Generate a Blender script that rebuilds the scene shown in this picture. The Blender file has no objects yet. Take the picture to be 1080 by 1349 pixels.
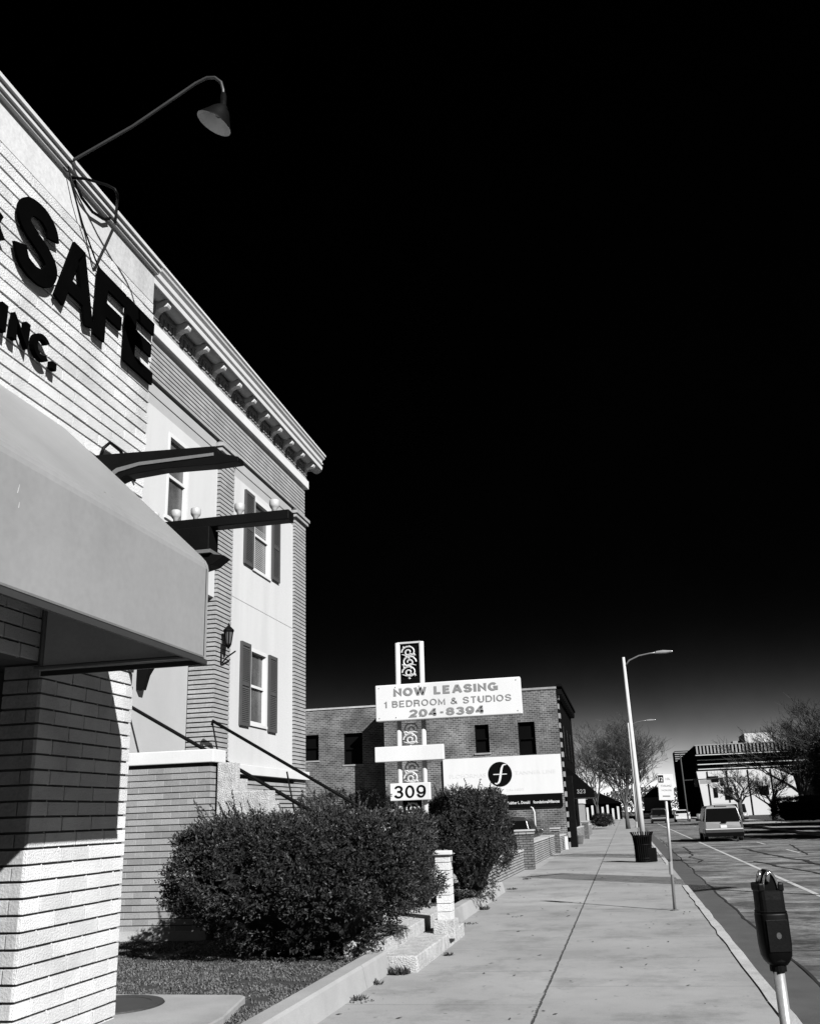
import bpy, math, random
from mathutils import Vector, Matrix, noise
R = math.radians
rnd = random.Random(7)
sc = bpy.context.scene
COL = sc.collection
WM = {}
KA = .38   # tonal scale of every paint and masonry colour

# ------------------------------------------------------------------ materials
def new_mat(name):
    m = bpy.data.materials.new(name); m.use_nodes = True
    nt = m.node_tree; nt.nodes.clear()
    o = nt.nodes.new('ShaderNodeOutputMaterial'); b = nt.nodes.new('ShaderNodeBsdfPrincipled')
    nt.links.new(b.outputs[0], o.inputs[0])
    return m, nt, b

class N:
    def __init__(s, nt): s.nt = nt
    def n(s, t, **k):
        a = s.nt.nodes.new(t)
        for q, v in k.items(): setattr(a, q, v)
        return a
    def l(s, a, b): s.nt.links.new(a, b)
    def m(s, op, a, b=None, c=None, clamp=False):
        x = s.n('ShaderNodeMath', operation=op); x.use_clamp = clamp
        for i, v in enumerate((a, b, c)):
            if v is None: continue
            if isinstance(v, (int, float)): x.inputs[i].default_value = v
            else: s.l(v, x.inputs[i])
        return x.outputs[0]
    def noise(s, vec, scale, detail=4, rough=.6):
        x = s.n('ShaderNodeTexNoise'); x.inputs['Scale'].default_value = scale
        x.inputs['Detail'].default_value = detail; x.inputs['Roughness'].default_value = rough
        s.l(vec, x.inputs['Vector']); return x.outputs['Fac']
    def remap(s, v, a, b, c, d):
        x = s.n('ShaderNodeMapRange'); s.l(v, x.inputs[0])
        for i, q in enumerate((a, b, c, d)): x.inputs[i + 1].default_value = q
        return x.outputs[0]
    def bump(s, h, b, strength, dist):
        x = s.n('ShaderNodeBump'); x.inputs['Strength'].default_value = strength; x.inputs['Distance'].default_value = dist
        s.l(h, x.inputs['Height']); s.l(x.outputs[0], b.inputs['Normal'])
    def grey(s, v, b):
        c = s.n('ShaderNodeCombineColor')
        for i in range(3): s.l(v, c.inputs[i])
        s.l(c.outputs[0], b.inputs['Base Color'])

def mat(name, col, rough=.8, var=.15, scale=3., fine=40., bump=.0, bdist=.01, metal=0., spec=.3, stain=0., streak=False, island=0):
    m, nt, b = new_mat(name); g = N(nt)
    pos = g.n('ShaderNodeNewGeometry').outputs['Position']
    if streak:
        mp = g.n('ShaderNodeMapping'); mp.inputs['Scale'].default_value = (1, 1, .15); g.l(pos, mp.inputs[0]); vec = mp.outputs[0]
    else: vec = pos
    a = g.noise(vec, scale, 5); f = g.noise(pos, fine, 3)
    v = g.m('ADD', g.remap(a, .25, .75, 1 - var, 1 + var), g.remap(f, .3, .7, -var * .5, var * .5))
    v = g.m('MULTIPLY', v, col * KA)
    if island: v = g.m('MULTIPLY', v, g.remap(g.n('ShaderNodeNewGeometry').outputs['Random Per Island'], 0, 1, 1 - island, 1 + island * .5))
    if stain:
        s = g.noise(vec, scale * .35, 6, .7)
        v = g.m('MULTIPLY', v, g.remap(s, .5, .66, 1, 1 - stain))
    g.grey(v, b)
    b.inputs['Roughness'].default_value = rough; b.inputs['Metallic'].default_value = metal
    b.inputs['Specular IOR Level'].default_value = spec
    if bump: g.bump(f, b, bump, bdist)
    return m

def brick_mat(name, c1, c2, mortar, bw, bh, ms=.012, rough=.9, bstr=.6, var=.25, off=.5, bdist=.012, patch=.0):
    m, nt, b = new_mat(name); g = N(nt)
    geo = g.n('ShaderNodeNewGeometry'); pos = geo.outputs['Position']
    sp = g.n('ShaderNodeSeparateXYZ'); g.l(pos, sp.inputs[0])
    sn = g.n('ShaderNodeSeparateXYZ'); g.l(geo.outputs['True Normal'], sn.inputs[0])
    ax = g.m('GREATER_THAN', g.m('ABSOLUTE', sn.outputs[0]), .6)
    u = g.m('ADD', g.m('MULTIPLY', sp.outputs[1], ax), g.m('MULTIPLY', sp.outputs[0], g.m('SUBTRACT', 1., ax)))
    cv = g.n('ShaderNodeCombineXYZ'); g.l(u, cv.inputs[0]); g.l(sp.outputs[2], cv.inputs[1])
    br = g.n('ShaderNodeTexBrick'); g.l(cv.outputs[0], br.inputs['Vector'])
    br.offset = off
    for k, v in (('Scale', 1.), ('Brick Width', bw), ('Row Height', bh), ('Mortar Size', ms), ('Mortar Smooth', .15), ('Bias', 0.)):
        br.inputs[k].default_value = v
    br.inputs['Color1'].default_value = (c1 * KA,) * 3 + (1,); br.inputs['Color2'].default_value = (c2 * KA,) * 3 + (1,)
    br.inputs['Mortar'].default_value = (mortar * KA,) * 3 + (1,)
    sc_ = g.n('ShaderNodeSeparateColor'); g.l(br.outputs['Color'], sc_.inputs[0])
    a = g.noise(pos, 1.3, 5); f = g.noise(pos, 55, 3)
    v = g.m('MULTIPLY', sc_.outputs[0], g.remap(a, .25, .75, 1 - var, 1 + var))
    v = g.m('MULTIPLY', v, g.remap(f, .25, .75, .8, 1.2))
    if patch:
        v = g.m('MULTIPLY', v, g.remap(g.noise(pos, .5, 6, .7), .45, .7, 1, 1 + patch))
    g.grey(v, b); b.inputs['Roughness'].default_value = rough; b.inputs['Specular IOR Level'].default_value = .2
    h = g.m('ADD', g.m('MULTIPLY', br.outputs['Fac'], -1.), g.m('MULTIPLY', f, .35))
    g.bump(h, b, bstr, bdist)
    return m

M = {}
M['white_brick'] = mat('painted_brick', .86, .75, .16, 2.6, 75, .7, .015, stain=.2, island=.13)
M['white_mortar'] = mat('painted_mortar', .70, .8, .12, 5, 70, .3)
M['raked_joint'] = mat('raked_joint', .16, .95, .3, 4, 50, .3)
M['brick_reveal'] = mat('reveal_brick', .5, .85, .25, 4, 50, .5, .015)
M['fascia'] = mat('weathered_fascia', .74, .6, .22, 1.2, 30, .1, stain=.3, streak=True)
M['trim_white'] = mat('white_trim', .84, .55, .06, 2, 40, .05)
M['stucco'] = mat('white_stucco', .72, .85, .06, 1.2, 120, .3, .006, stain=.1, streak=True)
M['stucco_dim'] = mat('dimmed_stucco', .52, .85, .08, .9, 120, .3, .006)  # main stucco toned down; the porch wall's weaker light is in the colour
M['soffit'] = mat('soffit_paint', .62, .7, .12, 2, 30)
M['bracket'] = mat('bracket_paint', .8, .6, .12, 3, 30)
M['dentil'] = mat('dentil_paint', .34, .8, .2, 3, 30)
M['panel_band'] = mat('siding_band', .5, .7, .08, 1.5, 60, .1)
M['shutter'] = mat('shutter_paint', .085, .55, .15, 3, 40, .1)
M['brick2'] = brick_mat('buff_brick', .36, .27, .22, .23, .08, .008, patch=.0)
M['brick2_course'] = brick_mat('buff_brick_courses', .46, .38, .4, .23, .16, .004, var=.15)
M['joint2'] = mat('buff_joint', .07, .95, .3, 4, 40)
M['podium_brick'] = brick_mat('podium_brick', .42, .30, .5, .25, .085, .005, bstr=.6, var=.2, bdist=.01)
M['brick3'] = brick_mat('dark_brick', .125, .05, .22, .24, .09, .014, var=.4, patch=1.2, bstr=.4)
M['brick_low'] = brick_mat('low_wall_brick', .42, .32, .05, .22, .07, .009, var=.2, bstr=1.)
M['brick_pillar'] = brick_mat('shaded_pillar_brick', .24, .15, .05, .22, .07, .011, var=.25, bstr=1.)  # darker than the wall brick; shading of the camera-facing side is in the colour
M['rough_stone'] = mat('rough_concrete', .66, .95, .3, 9, 60, 1., .03)
M['concrete'] = mat('concrete', .42, .9, .15, 1.5, 80, .3, .004, stain=.2)
M['curb_white'] = mat('curb_concrete', .55, .9, .22, 3, 60, .5, .01, stain=.2)
M['awning'] = mat('awning_vinyl', .37, .45, .09, .9, 22, .05, .006, spec=.4, stain=.13)
M['awning_edge'] = mat('awning_binding', .05, .5, .1)
M['awning_dark'] = mat('awning_lining', .85, .8, .1)
M['black'] = mat('black_paint', .005, .4, .2, 4, 40, 0, spec=.04)
M['black_letter'] = mat('black_letter_paint', .003, .8, .2, 4, 40, .0, spec=.0)
M['black_metal'] = mat('black_metal', .006, .45, .25, 5, 60, .1, spec=.05)
M['dark_metal'] = mat('dark_metal', .04, .5, .25, 5, 60, .1, spec=.4)
M['grey_metal'] = mat('grey_metal', .3, .35, .15, 4, 60, .05, metal=.4)
M['galv'] = mat('galvanised_steel', .6, .35, .12, 4, 60, .05, metal=.5)
M['pole_white'] = mat('painted_pole', .7, .5, .12, 2, 50, .05)
M['enamel'] = mat('white_enamel', .8, .4, .05)
M['bulb_white'] = mat('bulb_glass', .55, .4, .05)
M['sign_white'] = mat('sign_face', .86, .5, .05, 1.5, 40, stain=.1, streak=True)
M['sign_grey'] = mat('sign_lettering', .27, .6, .05, 3, 40)
M['sign_faint'] = mat('faded_lettering', .79, .6, .03)
M['glass'] = mat('window_glass', .006, .2, .1, 1, 3, spec=.04)
M['pane_grey'] = mat('curtained_glass', .11, .25, .4, 2.2, 6, spec=.5)
M['blind'] = mat('window_blind', .35, .5, .1)
M['dark'] = mat('dark_interior', .004, .9, .2, spec=.0)
M['roof_dark'] = mat('roof_felt', .06, .95, .2)
M['mud'] = mat('soil', .045, 1., .5, 6, 60, .8, .03)
M['bark'] = mat('bark', .045, .9, .35, 8, 60, .6, .02)
M['bark_pale'] = mat('pale_bark', .09, .9, .35, 8, 60, .6, .02)
M['leaf'] = mat('yew_leaf', .04, .55, .6, 6, 30, spec=.15)
M['leaf_dark'] = mat('evergreen_leaf', .018, .6, .4, 4, 30)
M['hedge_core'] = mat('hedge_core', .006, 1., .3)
M['grass'] = mat('ground_cover', .13, .8, .6, 9, 50)
M['litter'] = mat('dry_litter', .26, .9, .4, 9, 50)
M['weed'] = mat('weed_leaf', .06, .8, .4)
M['car_silver'] = mat('silver_paint', .42, .3, .05, 1, 10, metal=.3, spec=.6)
M['car_white'] = mat('white_car_paint', .75, .25, .04, spec=.6)
M['car_dark'] = mat('dark_car_paint', .04, .25, .05, spec=.6)
M['rubber'] = mat('rubber', .012, .9, .2)
M['tail'] = mat('tail_lamp', .12, .2, .1, spec=.6)
M['chrome'] = mat('chrome', .75, .15, .03, metal=.9)
M['wall_white'] = mat('white_render', .72, .85, .06, .2, 8)
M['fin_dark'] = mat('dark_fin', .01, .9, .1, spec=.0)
M['fin_light'] = mat('light_fin', .35, .7, .1)
M['tar'] = mat('tar', .012, .8, .3, 4, 50)
M['line_paint'] = mat('road_paint', .62, .8, .2, 5, 40, stain=.3)
M['gutter'] = mat('gutter_asphalt', .085, .95, .25, 2, 80, .3)
M['terracotta'] = mat('planter_clay', .12, .9, .2)

def sidewalk_mat():
    m, nt, b = new_mat('sidewalk_concrete'); g = N(nt)
    pos = g.n('ShaderNodeNewGeometry').outputs['Position']
    sp = g.n('ShaderNodeSeparateXYZ'); g.l(pos, sp.inputs[0])
    big = g.noise(pos, .35, 4, .6); med = g.noise(pos, 2.2, 6, .65); f = g.noise(pos, 90, 2); w = g.noise(pos, 3.5, 6, .7)
    w2 = g.noise(pos, 22, 4, .7)
    # slab by slab tone: cells 1.83 m long, two rows
    row = g.m('GREATER_THAN', sp.outputs[0], -.89)
    cell = g.m('FLOOR', g.m('DIVIDE', g.m('ADD', sp.outputs[1], g.m('MULTIPLY', row, .9)), 1.83))
    cv = g.n('ShaderNodeCombineXYZ'); g.l(cell, cv.inputs[0]); g.l(row, cv.inputs[1])
    wn = g.n('ShaderNodeTexWhiteNoise', noise_dimensions='2D'); g.l(cv.outputs[0], wn.inputs['Vector'])
    v = g.m('MULTIPLY', g.remap(wn.outputs['Value'], 0, 1, .93, 1.05), .41 * KA)
    v = g.m('MULTIPLY', v, g.remap(big, .3, .7, .88, 1.1))
    v = g.m('MULTIPLY', v, g.remap(med, .3, .7, .9, 1.08))
    v = g.m('MULTIPLY', v, g.remap(f, .3, .7, .92, 1.08))
    v = g.m('MULTIPLY', v, g.remap(g.noise(pos, .9, 6, .75), .5, .7, 1.03, .66))    # stains
    v = g.m('MULTIPLY', v, g.remap(g.noise(pos, .55, 8, .8), .50, .60, 1.04, .84))
    v = g.m('MULTIPLY', v, g.remap(g.noise(pos, 11, 2, .5), .70, .75, 1, .45))    # spots
    # centre joint, ragged
    dx = g.m('ABSOLUTE', g.m('ADD', g.m('ADD', sp.outputs[0], .895), g.m('ADD', g.m('MULTIPLY', g.m('SUBTRACT', w, .5), .04), g.m('MULTIPLY', g.m('SUBTRACT', w2, .5), .03))))
    wid = g.remap(w2, .35, .65, .004, .02)
    j1 = g.m('LESS_THAN', dx, wid)
    t = g.m('FRACT', g.m('DIVIDE', g.m('ADD', g.m('ADD', sp.outputs[1], g.m('MULTIPLY', row, .9)), g.m('MULTIPLY', w2, .012)), 1.83))
    j2 = g.m('LESS_THAN', t, .0065)
    v = g.m('MULTIPLY', v, g.m('SUBTRACT', 1, g.m('MULTIPLY', j1, .82)))
    v = g.m('MULTIPLY', v, g.m('SUBTRACT', 1, g.m('MULTIPLY', j2, .5)))
    g.grey(v, b); b.inputs['Roughness'].default_value = .9; b.inputs['Specular IOR Level'].default_value = .15
    h = g.m('SUBTRACT', g.m('MULTIPLY', f, .2), g.m('ADD', j1, g.m('MULTIPLY', j2, .4)))
    g.bump(h, b, .4, .01)
    return m
M['sidewalk'] = sidewalk_mat()

def road_mat():
    m, nt, b = new_mat('road_surface'); g = N(nt)
    pos = g.n('ShaderNodeNewGeometry').outputs['Position']
    mp = g.n('ShaderNodeMapping'); mp.inputs['Scale'].default_value = (.55, .8, 1); g.l(pos, mp.inputs[0])
    sp = g.n('ShaderNodeSeparateXYZ'); g.l(pos, sp.inputs[0])
    st = g.noise(mp.outputs[0], 1.3, 7, .7); f = g.noise(pos, 60, 2); st2 = g.noise(mp.outputs[0], .6, 5, .6)
    v = g.m('MULTIPLY', g.remap(st, .32, .68, .05 * KA, .36 * KA), g.remap(f, .3, .7, .85, 1.15))
    v = g.m('MULTIPLY', v, g.remap(st2, .52, .62, 1, .55))
    v = g.m('MULTIPLY', v, g.remap(g.noise(mp.outputs[0], .75, 9, .78), .52, .57, 1.12, .5))
    v = g.m('MULTIPLY', v, g.remap(g.noise(pos, 7, 5, .8), .35, .65, .7, 1.3))
    t = g.m('FRACT', g.m('DIVIDE', g.m('ADD', sp.outputs[1], g.m('MULTIPLY', g.noise(pos, 1.2, 4), .5)), 4.6))
    v = g.m('MULTIPLY', v, g.m('SUBTRACT', 1, g.m('MULTIPLY', g.m('LESS_THAN', t, .012), .8)))
    g.grey(v, b); b.inputs['Roughness'].default_value = .95; b.inputs['Specular IOR Level'].default_value = .15
    g.bump(f, b, .4, .008)
    return m
M['road'] = road_mat()

# ------------------------------------------------------------------ mesh builder
class MB:
    def __init__(s): s.v = []; s.f = []; s.smooth = False
    def add(s, vs, fs):
        o = len(s.v); s.v += [tuple(p) for p in vs]; s.f += [tuple(i + o for i in f) for f in fs]; return s
    def box(s, x0, x1, y0, y1, z0, z1, mtx=None):
        vs = [Vector((x, y, z)) for x in (x0, x1) for y in (y0, y1) for z in (z0, z1)]
        if mtx: vs = [mtx @ v for v in vs]
        return s.add(vs, [(0, 1, 3, 2), (4, 6, 7, 5), (0, 4, 5, 1), (2, 3, 7, 6), (0, 2, 6, 4), (1, 5, 7, 3)])
    def prism(s, pts, axis, a, b):
        """polygon pts in the plane across axis, extruded from a to b"""
        n = len(pts)
        def mk(p, t):
            return {'x': (t, p[0], p[1]), 'y': (p[0], t, p[1]), 'z': (p[0], p[1], t)}[axis]
        vs = [mk(p, a) for p in pts] + [mk(p, b) for p in pts]
        fs = [(i, (i + 1) % n, n + (i + 1) % n, n + i) for i in range(n)] + [tuple(range(n))[::-1], tuple(range(n, 2 * n))]
        return s.add(vs, fs)
    def tube(s, pts, r, n=8, caps=True):
        pts = [Vector(p) for p in pts]
        rs = r if isinstance(r, (list, tuple)) else [r] * len(pts)
        vs = []; fs = []
        prev = None
        for i, p in enumerate(pts):
            d = (pts[min(i + 1, len(pts) - 1)] - pts[max(i - 1, 0)])
            if d.length < 1e-9: d = Vector((0, 0, 1))
            d.normalize()
            if prev is None:
                a = d.orthogonal().normalized()
            else:
                a = (prev - d * prev.dot(d))
                a = a.normalized() if a.length > 1e-6 else d.orthogonal().normalized()
            prev = a; b = d.cross(a)
            for k in range(n):
                t = 2 * math.pi * k / n
                vs.append(p + (a * math.cos(t) + b * math.sin(t)) * rs[i])
        for i in range(len(pts) - 1):
            for k in range(n):
                fs.append((i * n + k, i * n + (k + 1) % n, (i + 1) * n + (k + 1) % n, (i + 1) * n + k))
        if caps: fs += [tuple(range(n))[::-1], tuple(range((len(pts) - 1) * n, len(pts) * n))]
        return s.add(vs, fs)
    def lathe(s, prof, mtx=None, n=20, cx=0, cy=0):
        vs = []; fs = []
        for r, z in prof:
            for k in range(n):
                t = 2 * math.pi * k / n
                v = Vector((cx + r * math.cos(t), cy + r * math.sin(t), z))
                vs.append(mtx @ v if mtx else v)
        for i in range(len(prof) - 1):
            for k in range(n): fs.append((i * n + k, i * n + (k + 1) % n, (i + 1) * n + (k + 1) % n, (i + 1) * n + k))
        return s.add(vs, fs)
    def build(s, name, m, parent=None, smooth=False, bevel=0, doubles=False):
        me = bpy.data.meshes.new(name); me.from_pydata(s.v, [], s.f)
        ms = m if isinstance(m, (list, tuple)) else [m]
        for q in ms: me.materials.append(q)
        if parent is not None:
            me.transform(WM[parent.name].inverted()); loc = None
        else:
            xs = [p[0] for p in s.v]; ys = [p[1] for p in s.v]; zs = [p[2] for p in s.v]
            loc = Vector(((min(xs) + max(xs)) / 2, (min(ys) + max(ys)) / 2, min(zs)))
            me.transform(Matrix.Translation(-loc))
        if smooth:
            me.shade_smooth()
        me.update()
        import bmesh
        bm = bmesh.new(); bm.from_mesh(me)
        if len(bm.faces) < 60000: bmesh.ops.recalc_face_normals(bm, faces=bm.faces)
        bm.to_mesh(me); bm.free()
        o = bpy.data.objects.new(name, me); COL.objects.link(o)
        if parent is not None: o.parent = parent; WM[o.name] = WM[parent.name].copy()
        else: o.location = loc; WM[o.name] = Matrix.Translation(loc)
        if bevel:
            b = o.modifiers.new('bevel', 'BEVEL'); b.width = bevel; b.segments = 2; b.limit_method = 'ANGLE'
        return o

def thing(name, loc, label, cat, group=None, rz=0):
    o = bpy.data.objects.new(name, None); COL.objects.link(o)
    o.location = loc; o.rotation_euler.z = rz; o.empty_display_size = .2
    WM[o.name] = Matrix.Translation(Vector(loc)) @ Matrix.Rotation(rz, 4, 'Z')
    o['label'] = label; o['category'] = cat
    if group: o['group'] = group
    return o
def tag(o, label, cat, group=None, kind=None):
    o['label'] = label; o['category'] = cat
    if group: o['group'] = group
    if kind: o['kind'] = kind
    return o
def struct(o): o['kind'] = 'structure'; return o
def B(*a): return MB().box(*a)
def copy_tree(root, loc, label):
    r = root.copy(); COL.objects.link(r); r.location = loc; r['label'] = label
    for ch in list(root.children):
        c = ch.copy(); COL.objects.link(c); c.parent = r
        for g_ in ch.children:
            d = g_.copy(); COL.objects.link(d); d.parent = c
    return r

def text_mesh(body, size, extrude, offset=0, align='CENTER', spacing=1.0):
    cu = bpy.data.curves.new('t', 'FONT'); cu.body = body; cu.size = size; cu.extrude = extrude; cu.offset = offset
    cu.align_x = align; cu.align_y = 'BOTTOM_BASELINE'; cu.space_character = spacing; cu.resolution_u = 8
    o = bpy.data.objects.new('t', cu); COL.objects.link(o)
    bpy.context.view_layer.update()
    me = bpy.data.meshes.new_from_object(o.evaluated_get(bpy.context.evaluated_depsgraph_get()))
    bpy.data.objects.remove(o); bpy.data.curves.remove(cu)
    return me
def text(name, body, size, mtx, m, parent, extrude=.003, offset=0, align='CENTER', spacing=1., width=None, height=None, bevel=0):
    me = text_mesh(body, size, extrude, offset, align, spacing)
    xs = [v.co.x for v in me.vertices]; ys = [v.co.y for v in me.vertices]
    sx = width / (max(xs) - min(xs)) if width else 1; sy = height / (max(ys) - min(ys)) if height else 1
    cx = (max(xs) + min(xs)) / 2 if align == 'CENTER' else min(xs); cy = min(ys)
    for v in me.vertices: v.co.x = (v.co.x - cx) * sx; v.co.y = (v.co.y - cy) * sy
    me.transform(mtx)
    me.materials.append(m)
    if parent is not None: me.transform(WM[parent.name].inverted())
    o = bpy.data.objects.new(name, me); COL.objects.link(o)
    if parent is not None: o.parent = parent; WM[o.name] = WM[parent.name].copy()
    else:
        WM[o.name] = Matrix.Identity(4)
    return o
# grotesque stroke lettering
def arc(cx, cy, rx, ry, a0, a1, n=16):
    return [(cx + rx * math.cos(R(a0 + (a1 - a0) * i / n)), cy + ry * math.sin(R(a0 + (a1 - a0) * i / n))) for i in range(n + 1)]
SC = [(.66, .76), (.6, .9), (.46, .99), (.33, 1.), (.14, .94), (.04, .77), (.1, .62), (.3, .53), (.5, .46), (.64, .36), (.67, .24), (.58, .07), (.42, .0), (.3, .0), (.12, .06), (.02, .25)]
GL = {
 'A': (.8, [[(-.03, -.1), (.33, 1.0), (.47, 1.0), (.83, -.1)], [(.14, .3), (.66, .3)]]),
 'B': (.66, [[(0, 0), (0, 1), (.35, 1)] + arc(.35, .765, .25, .235, 90, -90, 10) + [(0, .53)], [(.3, .53), (.38, .53)] + arc(.38, .265, .28, .265, 90, -90, 10) + [(0, 0)]]),
 'C': (.76, [arc(.4, .5, .4, .5, 42, 318)]), 'D': (.72, [[(0, 0), (0, 1), (.33, 1)] + arc(.33, .5, .39, .5, 90, -90) + [(-.0, 0)]]),
 'E': (.6, [[(.6, 1), (0, 1), (0, 0), (.62, 0)], [(0, .52), (.55, .52)]]), 'F': (.58, [[(.6, 1), (0, 1), (0, -.1)], [(0, .5), (.52, .5)]]),
 'G': (.8, [arc(.4, .5, .4, .5, 42, 340) + [(.8, .44), (.46, .44)], [(.8, .44), (.8, -.05)]]), 'I': (.0, [[(0, -.1), (0, 1.1)]]),
 'L': (.56, [[(0, 1.1), (0, 0), (.58, 0)]]), 'M': (.8, [[(0, -.1), (0, 1.02), (.4, .1), (.8, 1.02), (.8, -.1)]]), 'N': (.66, [[(0, -.1), (0, 1.02), (.66, -.02), (.66, 1.1)]]),
 'O': (.8, [arc(.4, .5, .4, .5, 90, 450, 28)]), '0': (.58, [arc(.29, .5, .29, .5, 90, 450, 24)]),
 'R': (.68, [[(0, -.1), (0, 1), (.36, 1)] + arc(.36, .74, .27, .26, 90, -90, 10) + [(0, .48)], [(.3, .48), (.5, .44), (.61, .32), (.64, -.1)]]),
 'S': (.68, [SC]), 'T': (.68, [[(0, 1), (.68, 1)], [(.34, 1), (.34, -.1)]]), 'U': (.66, [[(0, 1.1), (0, .33)] + arc(.33, .33, .33, .33, 180, 360, 12) + [(.66, 1.1)]]),
 'W': (1.1, [[(-.02, 1.1), (.26, 0), (.30, 0), (.55, 1.0), (.57, 1.0), (.82, 0), (.86, 0), (1.12, 1.1)]]),
 '1': (.25, [[(.0, .76), (.16, .82), (.25, .98), (.25, 1.0)], [(.25, 1.05), (.25, -.1)]]),
 '2': (.58, [arc(.29, .7, .29, .3, 170, -20, 14) + [(.45, .42), (.12, .2), (.0, .0), (.62, .0)]]),
 '3': (.58, [arc(.29, .76, .26, .24, 165, -80, 14), [(.2, .53)] + arc(.29, .265, .29, .265, 88, -165, 14)]),
 '4': (.62, [[(.45, -.1), (.45, 1.0), (.4, 1.0), (.0, .3), (.0, .24), (.64, .24)]]),
 '8': (.58, [arc(.29, .76, .25, .24, 90, 450, 20), arc(.29, .265, .29, .265, 90, 450, 20)]),
 '9': (.58, [arc(.29, .67, .29, .33, 0, 360, 20), arc(.27, .5, .31, .5, 25, -150, 16)]),
 '-': (.3, [[(0, .42), (.3, .42)]]), '.': (.0, [[(0, -.1), (0, .03)]]),
 '&': (.78, [[(.8, -.02), (.2, .68), (.16, .84), (.24, .97), (.36, 1.0), (.48, .95), (.52, .82), (.46, .68), (.12, .42), (.02, .25), (.08, .07), (.26, 0), (.45, .03), (.62, .2), (.7, .44)]]),
}
def spl(p, n=5):
    out = []
    for i in range(len(p) - 1):
        q = [p[max(i - 1, 0)], p[i], p[i + 1], p[min(i + 2, len(p) - 1)]]
        for k in range(n):
            t = k / n; out.append(tuple(.5 * (2 * b + (c_ - a) * t + (2 * a - 5 * b + 4 * c_ - d) * t * t + (3 * b - a - 3 * c_ + d) * t ** 3) for a, b, c_, d in zip(*q)))
    return out + [p[-1]]
GL['S'] = (.68, [spl(SC)])
def stroke_mesh(body, w, depth, gap=.2, space=.5):
    mb = MB(); x = 0; lay = 0
    for ch in body:
        if ch == ' ': x += space; continue
        W_, lines = GL[ch]
        for ln in lines:
            lay += 1; zf = depth * .5 + .0004 * (lay % 3); zb = -depth * .5
            p = [Vector((a, b)) for a, b in ln]; closed = (p[0] - p[-1]).length < 1e-5
            if closed: p = p[:-1]
            n = len(p); vs = []
            for i in range(n):
                a = p[(i - 1) % n] if (closed or i > 0) else None; b = p[(i + 1) % n] if (closed or i < n - 1) else None
                d1 = (p[i] - a).normalized() if a is not None else None; d2 = (b - p[i]).normalized() if b is not None else None
                d = ((d1 or d2) + (d2 or d1)); d = d.normalized() if d.length > .2 else (d1 or d2)
                nrm = Vector((-d.y, d.x)); k = 1 / max(.42, nrm.dot(Vector((-(d2 or d1).y, (d2 or d1).x))))
                for sg in (1, -1):
                    q = p[i] + nrm * sg * k * w / 2; q.y = min(1 + w / 2, max(-w / 2, q.y))
                    vs += [(x + q.x, q.y, zf), (x + q.x, q.y, zb)]
            fs = []
            m = n if closed else n - 1
            for i in range(m):
                a = 4 * i; b = 4 * ((i + 1) % n)
                fs += [(a, a + 2, b + 2, b), (a + 1, b + 1, b + 3, a + 3), (a, b, b + 1, a + 1), (a + 2, a + 3, b + 3, b + 2)]
            if not closed: fs += [(0, 1, 3, 2), (4 * n - 4, 4 * n - 2, 4 * n - 1, 4 * n - 3)]
            mb.add(vs, fs)
        x += W_ + w + gap
    me = bpy.data.meshes.new('lettering'); me.from_pydata(mb.v, [], mb.f)
    import bmesh
    bm = bmesh.new(); bm.from_mesh(me); bmesh.ops.recalc_face_normals(bm, faces=bm.faces); bm.to_mesh(me); bm.free()
    return me
def text2(body, w, mtx, m, parent, width, height, depth=.004, gap=.2, space=.5):
    me = stroke_mesh(body, w, depth, gap, space)
    xs = [v.co.x for v in me.vertices]; ys = [v.co.y for v in me.vertices]; x0, x1, y0, y1 = min(xs), max(xs), min(ys), max(ys)
    for v in me.vertices: v.co.x = (v.co.x - (x0 + x1) / 2) * width / (x1 - x0); v.co.y = (v.co.y - y0) * height / (y1 - y0)
    me.transform(mtx); me.materials.append(m); me.transform(WM[parent.name].inverted())
    o = bpy.data.objects.new('lettering', me); COL.objects.link(o); o.parent = parent; WM[o.name] = WM[parent.name].copy(); return o
# matrices: text on a wall that faces +X (reads along +Y) / facing the camera, -Y (reads along +X)
def face_x(x, y, z): return Matrix(((0, 0, 1, x), (1, 0, 0, y), (0, 1, 0, z), (0, 0, 0, 1)))
def face_y(x, y, z): return Matrix(((1, 0, 0, x), (0, 0, -1, y), (0, 1, 0, z), (0, 0, 0, 1)))

# ================================================================== SETTING
struct(B(-400, 400, -60, 700, -.6, -.17).build('ground', M['gutter']))  # most positions below were solved from image pixels, then baked as plain coordinates
struct(B(1.16, 10, -30, 400, -.3, -.15).build('road', M['road']))
struct(B(1.152, 1.72, -30, 400, -.2, -.146).build('gutter', M['gutter']))
struct(B(-2.70, 1.027, -10, 200, -.3, 0).build('sidewalk', M['sidewalk']))
struct(B(-60, -2.702, 16.0, 200, -.3, -.004).build('yard_path', M['concrete']))
struct(B(10.15, 14, -30, 400, -.3, -.0).build('far_pavement', M['concrete']))
struct(B(14.003, 60, -30, 300, -.3, -.01).build('far_verge', M['mud']))
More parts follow.
